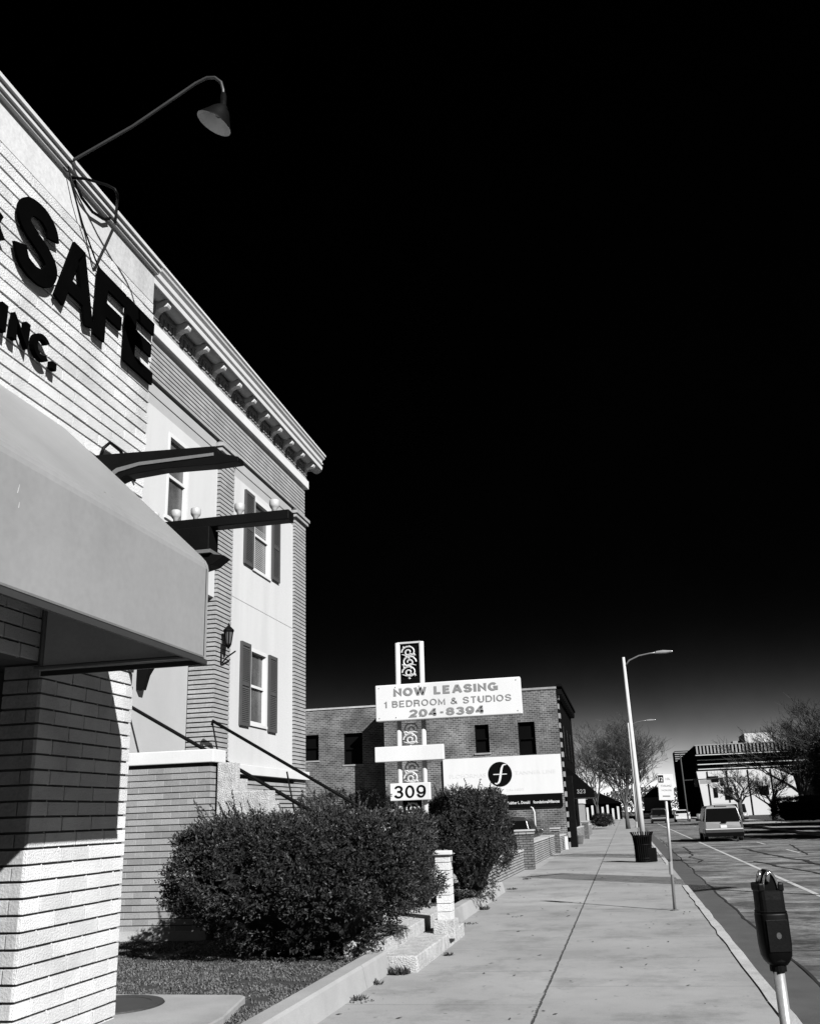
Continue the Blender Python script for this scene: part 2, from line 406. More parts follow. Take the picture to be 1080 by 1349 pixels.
# kerbs
def kerb(name, x0, x1, segs, top):
    mb = MB()
    for (a, b_) in segs:
        n = max(1, int((b_ - a) / .5)); ys = [a + (b_ - a) * i / n for i in range(n + 1)]
        L = []; Rr = []
        for y in ys:
            L.append(x0 + (noise.noise(Vector((y * 1.7, 0, 0))) * .03 if name == 'kerb' else 0)); Rr.append(x1 + (noise.noise(Vector((y * 1.1, 5, 0))) * .02 if name == 'kerb' else 0))
        vs = []; fs = []
        for i, y in enumerate(ys):
            vs += [(L[i], y, -.2), (L[i], y, top), (Rr[i] - .015, y, top), (Rr[i], y, top - .02), (Rr[i] + .01, y, -.2)]
        for i in range(n):
            for k in range(4): fs.append((i * 5 + k, i * 5 + k + 1, i * 5 + 5 + k + 1, i * 5 + 5 + k))
        fs += [(0, 1, 2, 3, 4), tuple(n * 5 + k for k in (4, 3, 2, 1, 0))]
        mb.add(vs, fs)
    return mb
struct(kerb('kerb', 1.03, 1.155, [(-10, 3.1), (3.13, 6.2), (6.23, 9.3), (9.32, 12.3), (12.33, 15.4), (15.43, 18.5), (18.53, 22.3), (31, 37), (37.03, 60), (60.03, 200)], .012).build('kerb', M['curb_white']))
struct(B(.992, 1.15, 22.31, 30.99, -.2, -.03).build('dropped_kerb', M['concrete']))

struct(B(10.002, 10.148, -30, 400, -.2, .01).build('far_kerb', M['curb_white']))
# ragged joint between slab and kerb
mb = MB(); vs = []; nn = 220
for i in range(nn + 1):
    y = 2 + 20.3 * i / nn; wv = max(.0015, .003 + .014 * max(0, noise.noise(Vector((y * .9, 1, 1))))) + .003 * noise.noise(Vector((y * 5, 2, 1))); cx_ = 1.03 + .018 * noise.noise(Vector((y * 1.3, 8, 1)))
    vs += [(cx_ - wv, y, .0035), (cx_ + wv, y, .0035)]
mb.add(vs, [(2 * i, 2 * i + 1, 2 * i + 3, 2 * i + 2) for i in range(nn)])
struct(mb.build('kerb_gap', M['tar']))
# road paint
mb = MB()
for (x, w, segs) in ((3.56, .11, [(2, 120)]), (6.1, .1, [(30 + 9 * i, 33 + 9 * i) for i in range(12)])):
    for a, b_ in segs: mb.box(x - w / 2, x + w / 2, a, b_, -.15, -.1455)
struct(mb.build('road_line', M['line_paint']))
# tar sealed cracks
mb = MB()
def crack(p, q, w, seed, wob=.12):
    n = max(4, int((Vector(q) - Vector(p)).length / .25)); d = (Vector(q) - Vector(p)).normalized(); s = Vector((-d.y, d.x))
    vs = []
    for i in range(n + 1):
        t = i / n; c = Vector(p).lerp(Vector(q), t) + s * noise.noise(Vector((t * n * .11, seed, 0))) * wob * 2 + s * noise.noise(Vector((t * n * .6, seed, 3))) * wob * .4
        ww = w * (.55 + .7 * abs(noise.noise(Vector((t * n * .35, seed, 9))))) * (.2 if i in (0, n) else 1)
        vs += [(c.x - s.x * ww, c.y - s.y * ww, -.1415), (c.x + s.x * ww, c.y + s.y * ww, -.1415)]
    mb.add(vs, [(2 * i, 2 * i + 1, 2 * i + 3, 2 * i + 2) for i in range(n)])
crack((1.76, 2), (1.70, 25), .03, 1, .05); crack((1.72, 25), (1.85, 62), .025, 2, .05)
crack((2.9, 25), (4.5, 24.6), .03, 3); crack((3.9, 34), (5.4, 21.5), .08, 4); crack((4.6, 44), (5.6, 29), .12, 5); crack((2.5, 48), (2.2, 34), .05, 6)
for k in range(9):
    y = 9 + k * 5.1; a = rnd.uniform(1.8, 4); crack((a, y + rnd.uniform(-.3, .3)), (min(9.5, a + rnd.uniform(2, 6)), y + rnd.uniform(-.4, .4)), .016 + .012 * rnd.random(), 10 + k, .07)
for k in range(5):
    x = rnd.uniform(2.2, 9); y = rnd.uniform(12, 60); crack((x, y), (x + rnd.uniform(-1.2, 1.2), y + rnd.uniform(4, 12)), .04 + .05 * rnd.random(), 40 + k, .09)
struct(mb.build('road_tar_seam', M['tar']))

# planted strip between white building and stairs
def bumpy(x0, x1, y0, y1, z, amp, st, f=1.3):
    mb = MB(); nx = max(2, int((x1 - x0) / st)); ny = max(2, int((y1 - y0) / st)); vs = []
    for j in range(ny + 1):
        for i in range(nx + 1):
            x = x0 + (x1 - x0) * i / nx; y = y0 + (y1 - y0) * j / ny
            vs.append((x, y, z + amp * noise.noise(Vector((x * f * 3, y * f * 3, 2))) + amp * .5 * noise.noise(Vector((x * 14, y * 14, 2)))))
    mb.add(vs, [(j * (nx + 1) + i, j * (nx + 1) + i + 1, (j + 1) * (nx + 1) + i + 1, (j + 1) * (nx + 1) + i) for j in range(ny) for i in range(nx)])
    return mb
struct(bumpy(-9, -2.9, 4, 12.9, .15, .02, .08).build('planting_bed', M['mud']))
struct(bumpy(-6.6, -2.9, 14.9, 20.6, .13, .02, .12).build('lawn', M['mud']))
def blades(regions, n, seed, hmin, hmax, name, m, label, holes=()):
    r = random.Random(seed); mb = MB(); vs = []; fs = []
    tot = sum((x1 - x0) * (y1 - y0) for x0, x1, y0, y1, z in regions)
    for (x0, x1, y0, y1, z) in regions:
        for _ in range(int(n * (x1 - x0) * (y1 - y0) / tot)):
            x = r.uniform(x0, x1); y = r.uniform(y0, y1)
            if any(a < x < b_ and c < y < d for a, b_, c, d in holes): continue
            if noise.noise(Vector((x * 2.3, y * 2.3, 7))) < -.5 + .3 * r.random(): continue
            h = r.uniform(hmin, hmax); a = r.uniform(0, 6.283); l = r.uniform(.006, .02); w = r.uniform(.003, .007)
            dx, dy = math.cos(a), math.sin(a); o = len(vs)
            vs += [(x - dy * w, y + dx * w, z), (x + dy * w, y - dx * w, z), (x + dx * l + dy * w * .6, y + dy * l - dx * w * .6, z + h), (x + dx * l - dy * w * .6, y + dy * l + dx * w * .6, z + h * .95)]
            fs.append((o, o + 1, o + 2, o + 3))
    mb.add(vs, fs); o = mb.build(name, m); return tag(o, label, 'grass' if 'grass' in name else 'litter', kind='stuff')
blades([(-6.8, -2.88, 6.4, 12.5, .15)], 75000, 3, .004, .022, 'grass', M['grass'], 'short rough ground cover in the bed between white pier and hedge', holes=[(-7, -3.25, 3, 8.44)])
blades([(-6.8, -2.88, 6.4, 12.5, .155)], 8000, 4, .002, .012, 'leaf_litter', M['litter'], 'pale dry leaf bits scattered over the planting bed', holes=[(-7, -3.25, 3, 8.44)])
blades([(-4.2, -2.9, 14.9, 20.4, .13)], 9000, 5, .01, .04, 'grass', M['grass'], 'short grass behind the far planter curb')

# planter kerbs beside the pavement
def tagm(mb, name, m, label, cat, **k):
    g_ = k.pop('group', None); o = mb.build(name, m, **k); return tag(o, label, cat, g_)
tagm(MB().prism([(-2.90, -.05), (-2.90, .2), (-2.88, .215), (-2.72, .215), (-2.70, .19), (-2.66, .0), (-2.66, -.05)], 'y', 4, 9.93).prism([(-2.90, -.05), (-2.90, .2), (-2.88, .215), (-2.72, .215), (-2.70, .19), (-2.66, .0), (-2.66, -.05)], 'y', 9.95, 10.93), 'planter_curb', M['concrete'],
     'smooth grey concrete planter curb in front of the clipped yew by the pier', 'curb', group='planter curbs along the pavement')
tagm(MB().prism([(-2.93, -.05), (-2.93, .2), (-2.91, .21), (-2.76, .21), (-2.73, .19), (-2.68, .0), (-2.68, -.05)], 'y', 14.16, 21.6), 'planter_curb', M['concrete'],
     'grey concrete planter curb beyond the white post, beside the little lawn', 'curb', group='planter curbs along the pavement')
# concrete pad with round cover
pad = thing('concrete_pad', (-4.1, 7.9, .1), 'pale concrete pad with a round dark access cover beside the white pier', 'pad')
MB().prism([(-6.0, 5.5), (-3.12, 5.5), (-3.14, 7.5), (-3.30, 8.34), (-3.36, 8.40), (-6.0, 8.46)], 'z', .08, .205).build('slab', M['concrete'], pad, bevel=.012)
MB().lathe([(0, .213), (.33, .213), (.335, .217), (.43, .217), (.44, .205)], n=40, cx=-4.31, cy=7.90).build('cover', M['dark_metal'], pad)

# entrance steps
st = thing('entrance_steps', (-4, 13.5, 0), 'rough pale concrete entrance steps rising to the house behind the hedge', 'steps')
B(-2.72, -2.36, 10.95, 14.13, -.05, .165).build('bottom_step', M['rough_stone'], st, bevel=.015)
B(-3.2, -2.723, 10.97, 14.9, 0, .32).build('step', M['rough_stone'], st, bevel=.012)
nst = 12
for i in range(nst):
    x1 = -3.2 - i * .27; B(x1 - .27, x1 - .002, 13.02, 14.85, 0, .35 + (i + 1) * .175).build('step', M['rough_stone'], st)
B(-7.1, -3.2 - nst * .27 - .002, 13.02, 14.85, 0, 2.5).build('landing', M['rough_stone'], st)
# stepped near cheek, far cheek
MB().prism([(-5.52, .1), (-5.52, 2.42), (-5.28, 2.42), (-5.28, 2.02), (-4.75, 2.02), (-4.75, 1.55), (-4.1, 1.55), (-4.1, 1.05), (-3.2, 1.05), (-3.2, .1)], 'y', 12.75, 13.0).build('near_cheek', M['rough_stone'], st, bevel=.012)
B(-6.0, -3.55, 14.87, 15.1, .1, 1.55).build('far_cheek', M['wall_white'], st)
B(-6.0, -3.5, 14.85, 15.14, 1.552, 1.72).build('far_cheek_cap', M['trim_white'], st, bevel=.01)

# end post of the near cheek
po = thing('newel_post', (-2.4, 13.0, .1), 'white painted brick post with a flat cap at the foot of the handrail', 'post')
mb = MB()
for i in range(8): mb.box(-2.51, -2.32, 12.94, 13.18, .32 + i * .1, .412 + i * .1)
mb.box(-2.50, -2.33, 12.95, 13.17, .2, 1.11)
mb.build('shaft', M['white_brick'], po, bevel=.004)
B(-2.54, -2.28, 12.90, 13.22, 1.112, 1.165).build('cap', M['trim_white'], po, bevel=.008)
B(-2.56, -2.28, 12.90, 13.22, .1, .322).build('plinth', M['rough_stone'], po, bevel=.01)

# handrails
def handrail(path, posts, label, name='handrail', r=.026):
    t = thing(name, (path[0][0], path[0][1], posts[0][1]), label, 'handrail', 'handrails of the entrance steps')
    MB().tube(path, r, 10).build('rail', M['black_metal'], t, smooth=True)
    for (x, z0, z1, xt) in posts:
        MB().tube([(x, path[0][1], z0), (xt, path[0][1], z1)], .014, 8).build('baluster', M['black_metal'], t, smooth=True)
    return t
handrail([(-7.15, 13.05, 3.45), (-7.09, 13.05, 3.33), (-5.6, 13.05, 2.49), (-4.45, 13.05, 1.84), (-3.9, 13.05, 1.54), (-3.3, 13.05, 1.43), (-2.66, 13.05, 1.34), (-2.2, 13.0, 1.13), (-2.15, 13.0, 1.12)],
         [(-5.56, 2.4, 2.46, -5.6), (-4.15, 1.5, 1.68, -4.18), (-2.42, 1.16, 1.22, -2.42)], 'longer black iron handrail running from the porch down past the white post')
MB
handrail([(-6.52, 14.8, 3.16), (-6.52, 14.8, 3.23), (-4.44, 14.8, 2.02), (-4.1, 14.8, 1.82), (-3.7, 14.8, 1.6)],
         [(-6.36, 2.5, 3.2, -6.52), (-5.08, 1.7, 2.36, -5.22), (-4.1, 1.7, 1.8, -4.1)], 'black iron handrail on the far side of the steps, in front of the shuttered windows')

# ================================================================== WHITE BUILDING WITH AWNING
wb = thing('white_brick_building', (-6, 4, 0), 'low white painted brick building with a flat stained fascia over black SAFE INC. letters', 'building')
XW = -4.0
CH, CB, JV = .1055, .0895, .010        # course height, brick height, gap
def brick_run(bricks, fill, joint, u0, u1, z0, z1, place, L=.4):
    """place(u0,u1,z0,z1,d0,d1) adds one box; d is distance proud of the wall"""
    n = int((z1 - z0) / CH)
    for k in range(n):
        za = z0 + k * CH; u = u0 - (L / 2 if k % 2 else 0) - .0
        while u < u1:
            a = max(u, u0); b_ = min(u + L, u1)
            if b_ - a > .03:
                j = rnd.uniform(-.0022, .0022); e = rnd.uniform(0, .003)
                place(bricks, a + JV / 2 + (0 if a > u0 else -JV / 2), b_ - JV / 2, za + rnd.uniform(-.001, .001), za + CB + rnd.uniform(-.0012, .0012), -.01, .016 + j)
                if b_ < u1 - .01: place(fill, b_ - .006, b_ + .006, za - .006, za + CH - .004, -.01, .004 + e * .5)
            u += L
bk = MB(); fl = bk
pX = lambda mb_, a, b_, z0, z1, d0, d1: mb_.box(XW - .02 + d0, XW - .016 + d1, a, b_, z0, z1)
zc = .12
n_low = int(round((2.76 - zc) / CH)); zmid = zc + n_low * CH
n_up = int((6.46 - zmid) / CH); ztop = zmid + n_up * CH
brick_run(bk, fl, None, 6.085, 7.42, zc, zmid + .001, pX)
brick_run(bk, fl, None, 1.4, 7.42, zmid, ztop + .001, pX)
bk.build('brick_face', M['white_brick'], wb, bevel=.0025)
rv = MB(); rf = MB()
pR = lambda mb_, a, b_, z0, z1, d0, d1: mb_.box(a, b_, 6.10 - d1 - .002, 6.12 - d0, z0, z1)
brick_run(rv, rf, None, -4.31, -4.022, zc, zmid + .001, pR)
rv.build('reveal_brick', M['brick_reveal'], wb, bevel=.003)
B(-4.44, XW - .018, 6.11, 7.40, 0, ztop).build('pier', M['raked_joint'], wb)
B(-4.6, XW - .019, -3, 6.11, zmid, ztop).build('upper_wall', M['raked_joint'], wb)
B(-14, -4.605, -3, 7.40, 2.7, ztop).build('roof_block', M['stucco'], wb)
B(-14, -4.9, -3, 7.40, .0, 2.7).build('interior', M['dark'], wb)
B(-4.56, -4.5, -3, 6.1, .0, 2.7).build('storefront_glass', M['glass'], wb)
fr = MB()
for y in (5.96, 4.4, 2.8): fr.box(-4.5, -4.43, y, y + .07, 0, 2.7)
fr.box(-4.5, -4.43, -3, 6.0, 2.55, 2.62); fr.box(-4.5, -4.43, -3, 6.0, .3, .38)
fr.box(-4.42, -4.312, 6.0, 6.1, 0, 2.7)
fr.build('window_frame', M['dark_metal'], wb)
# fascia and coping
B(-4.35, XW - .012, -3, 7.41, ztop + .006, 6.78).build('fascia', M['fascia'], wb)
MB().prism([(-4.4, 6.782), (-3.975, 6.782), (-3.972, 6.798), (-3.998, 6.80), (-3.998, 6.808), (-3.95, 6.808), (-3.945, 6.838), (-3.99, 6.842), (-3.99, 6.852), (-3.922, 6.852), (-3.918, 6.882), (-3.94, 6.90), (-4.4, 6.90)], 'y', -3, 7.425).build('coping', M['trim_white'], wb)

# sign letters on the wall: each letter is its own thing
def letter(ch, y0, y1, z0, z1, label, off=.25, depth=.022, grp='black letters on the white brick wall', tilt=0):
    me = stroke_mesh(ch, off, depth)
    xs = [v.co.x for v in me.vertices]; ys = [v.co.y for v in me.vertices]
    for v in me.vertices:
        v.co.x = (v.co.x - min(xs)) / (max(xs) - min(xs)) * (y1 - y0); v.co.y = (v.co.y - min(ys)) / (max(ys) - min(ys)) * (z1 - z0)
    me.transform(Matrix(((0, 0, 1, 0), (1, 0, 0, 0), (0, 1, 0, 0), (0, 0, 0, 1))))
    me.materials.append(M['black_letter'])
    o = bpy.data.objects.new('sign_letter', me); COL.objects.link(o); o.location = (XW + .028 + depth / 2, y0, z0)
    tag(o, label, 'letter', grp)
    return o
def glyph(polys, thick):
    pass
letter('&', 4.5, 5.10, 5.56, 6.17, 'black ampersand letter cut off at the picture edge, before the S')
letter('S', 5.20, 5.75, 5.54, 6.21, 'big black letter S on the white brick wall')
letter('A', 5.74, 6.31, 5.55, 6.19, 'big black letter A between S and F on the white brick wall')
letter('F', 6.33, 6.80, 5.55, 6.19, 'big black letter F on the white brick wall')
letter('E', 6.83, 7.36, 5.55, 6.19, 'big black letter E at the corner of the white brick wall')
g2 = 'small black letters under the big ones'
letter('I', 5.12, 5.19, 4.95, 5.16, 'small black letter I at the picture edge', .26, .04, g2)
letter('N', 5.26, 5.46, 4.95, 5.16, 'small black letter N after the I', .25, .04, g2)
letter('C', 5.51, 5.71, 4.95, 5.16, 'small black letter C before the full stop', .25, .04, g2)
letter('.', 5.76, 5.82, 4.95, 5.01, 'small black full stop after INC', .26, .04, g2)

# awning
aw = thing('awning', (-3.9, 4, 2.66), 'long grey vinyl awning over the shopfront of the white building', 'awning')
pr_ = [(-4.0, 4.60), (-3.6, 4.22), (-3.2, 3.83), (-2.80, 3.44), (-2.765, 3.40), (-2.747, 3.365), (-2.74, 3.33), (-2.74, 2.69)]
Y0, Y1 = -2.5, 6.08
vs = []; fs = []
for (x, z) in pr_: vs += [(x, Y0, z), (x, Y1 - .03, z)]
for i in range(len(pr_) - 1): fs.append((2 * i, 2 * i + 1, 2 * i + 3, 2 * i + 2))
MB().add(vs, fs).build('cover', M['awning'], aw)
poly = pr_ + [(-4.0, 2.69)]
mb = MB()
for (y, z, l, t_) in ((3.83, 3.17, .05, 1.35), (3.85, 3.1, .03, 1.5), (4.9, 3.55, .05, .3), (4.98, 3.545, .03, .2)):
    xx = -2.7385 if z < 3.34 else -2.80 - (z - 3.44) * 1.02 + .003
    c_, s_ = math.cos(t_), math.sin(t_); k_ = 0 if z < 3.34 else -1
    a = Vector((xx, y, z)); b_ = a + Vector((k_ * s_ * l, c_ * l, s_ * l)); w_ = Vector((0, .003, .002))
    MB().add([a - w_, a + w_, b_ + w_ * .4, b_ - w_ * .4], [(0, 1, 2, 3)]).build('scuff_mark', M['trim_white'], aw)
MB().prism(poly, 'y', Y1 - .03, Y1).build('end_panel', M['awning'], aw)
MB().prism([(x, z) for x, z in poly], 'y', Y1 - .045, Y1 - .034).build('end_lining', M['awning_dark'], aw)
mb = MB().box(-2.752, -2.73, Y0, Y1, 2.655, 2.688).box(-4.0, -2.752, Y1 - .02, Y1 + .004, 2.655, 2.688)
mb.build('hem', M['awning_edge'], aw)
MB().tube([(-2.748, Y0, 2.70), (-2.748, Y1 - .04, 2.70)], .014, 6).tube([(-2.75, Y1 - .1, 2.7), (-4.0, Y1 - .1, 2.7)], .014, 6).tube([(-3.98, Y1 - .06, 2.7), (-3.98, Y1 - .06, 4.5)], .018, 6).build('frame', M['grey_metal'], aw)

# gooseneck lamp over the letters
gl = thing('gooseneck_lamp', (-4.0, 5.78, 6.8), 'gooseneck sign lamp with a flared enamel shade on a long arm', 'lamp', 'gooseneck lamps')
yg = 5.78
MB().tube([(-4.02, yg, 6.83), (-3.9, yg, 6.87), (-3.4, yg, 7.09), (-2.98, yg, 7.33), (-2.86, yg, 7.40), (-2.76, yg, 7.435), (-2.69, yg, 7.42), (-2.635, yg, 7.36), (-2.615, yg, 7.28), (-2.61, yg, 7.2)], .013, 8).build('arm', M['dark_metal'], gl, smooth=True)
MB().lathe([(0, .01), (.06, .01), (.06, -.005), (0, -.005)], Matrix.Translation((-3.985, yg, 6.83)) @ Matrix.Rotation(R(90), 4, 'Y'), 12).build('wall_plate', M['dark_metal'], gl)
tilt = Matrix.Translation((-2.61, yg, 7.23)) @ Matrix.Rotation(R(31), 4, 'Y')
# local -Z is the direction the shade opens
MB().lathe([(.0, .01), (.021, .01), (.021, -.01), (.026, -.012), (.026, -.13), (.034, -.15), (.05, -.165)], tilt @ Matrix.Rotation(R(-31), 4, 'Y'), 14).build('socket', M['black_metal'], gl, smooth=True)
tl = Matrix.Translation((-2.612, yg, 7.10)) @ Matrix.Rotation(R(28), 4, 'Y')
MB().lathe([(.03, .02), (.05, .0), (.075, -.03), (.10, -.075), (.135, -.13), (.15, -.15), (.152, -.156)], tl, 28).build('shade', M['black_metal'], gl, smooth=True)
MB().lathe([(.0, -.02), (.04, -.02), (.07, -.045), (.095, -.085), (.13, -.135), (.148, -.155)], tl, 28).build('reflector', M['enamel'], gl, smooth=True)
MB().lathe([(0, -.03), (.022, -.04), (.026, -.07), (.018, -.09), (0, -.1)], tl, 14).build('bulb', M['pane_grey'], gl, smooth=True)
# bent conduit without a shade
cg = thing('sign_conduit', (-4.0, 5.9, 6.8), 'bent black conduit loop reaching over the coping beside the gooseneck lamp', 'conduit')
MB().tube([(-4.0, 5.88, 6.78), (-3.86, 5.88, 6.74), (-3.66, 5.88, 6.64), (-3.585, 5.88, 6.585), (-3.57, 5.9, 6.55), (-3.6, 5.96, 6.55), (-3.97, 6.56, 6.80)], .012, 8).build('outer_loop', M['black_metal'], cg, smooth=True)
MB().tube([(-3.975, 5.9, 6.76), (-3.975, 6.02, 6.68), (-3.975, 6.2, 6.66), (-3.975, 6.38, 6.71), (-3.975, 6.47, 6.78)], .013, 8).build('inner_loop', M['black_metal'], cg, smooth=True)
tagm(MB().tube([(-3.965, 5.78, 6.82), (-3.965, 5.9, 6.62), (-3.965, 6.05, 6.44), (-3.965, 6.28, 6.24), (-3.965, 6.5, 6.12), (-3.965, 6.75, 6.12), (-3.965, 6.85, 6.05)], .0075, 6), 'power_cable', M['black_metal'],
     'thin black cable slanting down the white wall to the big F and E', 'cable', smooth=True)

# sign arm fixtures past the awning's end
f1 = thing('sign_bracket', (-4.0, 6.62, 4.4), 'upper dark curved sign bracket with a pale stripe sticking out above the awning', 'bracket', 'dark brackets sticking out over the awning')
MB().prism([(-4.0, 4.25), (-4.0, 4.55), (-3.85, 4.545), (-2.94, 4.505), (-2.90, 4.44), (-2.74, 4.39), (-2.74, 4.35), (-2.93, 4.345), (-3.4, 4.36), (-3.7, 4.34), (-3.86, 4.28)], 'y', 6.57, 6.69).build('arm', M['black_metal'], f1, bevel=.004)
MB().prism([(-3.93, 4.33), (-3.8, 4.41), (-3.6, 4.44), (-2.95, 4.445), (-2.95, 4.42), (-3.6, 4.41), (-3.78, 4.375), (-3.9, 4.30)], 'y', 6.562, 6.569).build('stripe', M['grey_metal'], f1)
MB().tube([(-3.98, 6.6, 4.53), (-3.95, 6.6, 4.62), (-3.93, 6.66, 4.69), (-3.94, 6.85, 4.69), (-3.97, 7.1, 4.6), (-3.98, 7.2, 4.54)], .014, 8).build('conduit', M['black_metal'], f1, smooth=True)
f2 = thing('floodlight_bar', (-4.0, 6.62, 3.85), 'lower dark beam carrying a box and white bulb holders past the awning end', 'bracket', 'dark brackets sticking out over the awning')
B(-3.99, -2.31, 6.56, 6.68, 3.82, 3.90).build('beam', M['black_metal'], f2, bevel=.006)
B(-3.24, -2.95, 6.53, 6.71, 3.63, 3.818).build('box', M['black_metal'], f2, bevel=.006)
B(-3.3, -2.93, 6.52, 6.72, 3.60, 3.628).build('box_lip', M['grey_metal'], f2)
MB().prism([(-3.22, 3.598), (-2.95, 3.598), (-2.83, 3.575), (-2.92, 3.51), (-3.05, 3.48)], 'y', 6.55, 6.69).build('lower_bracket', M['black_metal'], f2, bevel=.004)
for x in (-3.47, -3.28, -3.11, -2.74, -2.45):
    MB().lathe([(0, 3.9), (.02, 3.9), (.02, 3.93), (.034, 3.945), (.04, 3.96), (.04, 4.0), (.036, 4.005), (0, 4.0)], n=14, cx=x, cy=6.62).build('bulb_holder', M['bulb_white'], f2, smooth=True)

# ================================================================== BUILDING 2 (three storeys, brackets, shutters)
X2 = -6.7; YE = 20.07; YN = 8.0
b2 = thing('apartment_house', (-9, 14, 0), 'tall white stuccoed apartment house with brick piers, bracketed cornice and dark shutters', 'building')
def P2(mb, x0, x1, y0, y1, z0, z1): return mb.box(x0, x1, y0, y1, z0, z1)
# stucco walls with real window openings
wins = [(13.14, 13.92, 6.32, 7.76), (16.93, 17.86, 6.38, 7.86), (16.86, 17.74, 3.38, 4.80)]
def wall_with_holes(x0, x1, ya, yb, za, zb, holes):
    mb = MB(); ys = sorted({ya, yb, *[h for q in holes for h in q[:2]]}); zs = sorted({za, zb, *[h for q in holes for h in q[2:]]})
    for i in range(len(ys) - 1):
        for j in range(len(zs) - 1):
            cy = (ys[i] + ys[i + 1]) / 2; cz = (zs[j] + zs[j + 1]) / 2
            if any(q[0] < cy < q[1] and q[2] < cz < q[3] for q in holes): continue
            mb.box(x0, x1, ys[i], ys[i + 1], zs[j], zs[j + 1])
    return mb
wall_with_holes(-7.5, X2, YN, 15.12, 5.4, 7.97, [wins[0]]).build('wall', M['stucco'], b2)
wall_with_holes(-7.1, X2, 15.78, 19.32, 2.60, 7.97, wins[1:]).build('wall', M['stucco'], b2)
B(X2 - .001, X2 + .004, 15.80, 19.30, 5.6, 5.612).build('stucco_joint', M['panel_band'], b2)
B(-7.5, -7.13, YN, 15.1, 2.5, 5.395).build('porch_wall', M['stucco_dim'], b2)
B(-17, -7.51, YN, YE - .02, .0, 9.69).build('rear_block', M['brick2'], b2)
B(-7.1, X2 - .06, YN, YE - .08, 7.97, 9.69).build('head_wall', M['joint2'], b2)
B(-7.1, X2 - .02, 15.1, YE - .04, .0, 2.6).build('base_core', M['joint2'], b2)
# brick courses as real strips: frieze, piers, base
c = .08; GAP = .022
def courses(mb, boxes, z0, z1, x_in, x_out):
    k = 0; z = z0
    while z + c <= z1 + .001:
        for (ya, yb, dx) in boxes: mb.box(x_in, x_out + dx, ya, yb, z, z + c - GAP)
        z += c
mb = MB(); courses(mb, [(YN, YE, 0)], 8.40, 9.08, X2 - .09, X2 + .03); mb.build('frieze', M['brick2_course'], b2)
mb = MB(); courses(mb, [(15.12, 15.78, 0)], 2.62, 8.40, -7.1, X2 + .06)
mb.build('pier', M['brick2_course'], b2)
B(-7.1, X2 + .045, 15.13, 15.77, 2.6, 8.4).build('pier_core', M['joint2'], b2)
# camera-facing flank of the pier under the recess is real brick
mb = MB(); courses(mb, [(15.10, 15.3, 0)], 2.62, 5.42, -7.12, X2 + .052); mb.build('pier_flank', M['brick2_course'], b2)
mb = MB(); courses(mb, [(19.32, YE, 0)], .2, 8.40, -7.1, X2 + .05)
mb.build('corner_pier', M['brick2_course'], b2)
B(-7.1, X2 + .035, 19.33, YE - .01, .0, 8.4).build('corner_pier_core', M['joint2'], b2)
for (ya, yb) in ((15.07, 15.83), (19.27, YE + .06)):
    B(-7.1, X2 + .10, ya, yb, 8.16, 8.23).build('pier_capital', M['brick2_course'], b2)
    B(-7.1, X2 + .13, ya - .03, yb + .03, 8.245, 8.31).build('pier_capital', M['brick2_course'], b2)
mb = MB(); courses(mb, [(15.78, 19.32, 0)], .2, 2.42, -7.1, X2 + .02); mb.build('base_brick', M['brick2_course'], b2)
B(X2 - .3, X2 + .12, 15.05, YE + .06, 2.43, 2.60).build('ledge', M['trim_white'], b2, bevel=.008)
# siding band above windows
for ya, yb in ((YN, 15.08), (15.84, 19.27)):
    B(-7.0, X2 - .03, ya, yb, 7.985, 8.165).build('siding_band', M['panel_band'], b2)
    B(-7.0, X2 - .02, ya, yb, 8.18, 8.36).build('siding_band', M['panel_band'], b2)
# belt, dentils, soffit, brackets, crown
B(-7.1, X2 + .10, YN, YE + .1, 9.10, 9.30).build('belt_course', M['trim_white'], b2, bevel=.01)
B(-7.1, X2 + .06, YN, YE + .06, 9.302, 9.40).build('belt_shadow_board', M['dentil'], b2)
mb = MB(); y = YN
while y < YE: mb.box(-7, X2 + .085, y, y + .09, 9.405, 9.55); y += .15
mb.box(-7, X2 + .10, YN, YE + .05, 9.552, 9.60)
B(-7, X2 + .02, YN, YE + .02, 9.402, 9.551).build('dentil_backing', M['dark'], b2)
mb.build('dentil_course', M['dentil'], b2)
B(-7.1, X2 + .05, YN, YE + .05, 9.602, 9.69).build('soffit_board', M['soffit'], b2)
B(-17, -6.40, YN, YE + .37, 9.692, 9.72).build('soffit', M['soffit'], b2)
for k in range(12):
    yb_ = 19.88 - .76 * k
    prf = [(X2, 9.42), (X2 + .07, 9.40), (X2 + .10, 9.45), (X2 + .13, 9.52), (X2 + .2, 9.555), (X2 + .29, 9.56), (X2 + .31, 9.60), (X2 + .31, 9.69), (X2, 9.69)]
    MB().prism(prf, 'y', yb_, yb_ + .13).build('bracket', M['bracket'], b2, bevel=.01)
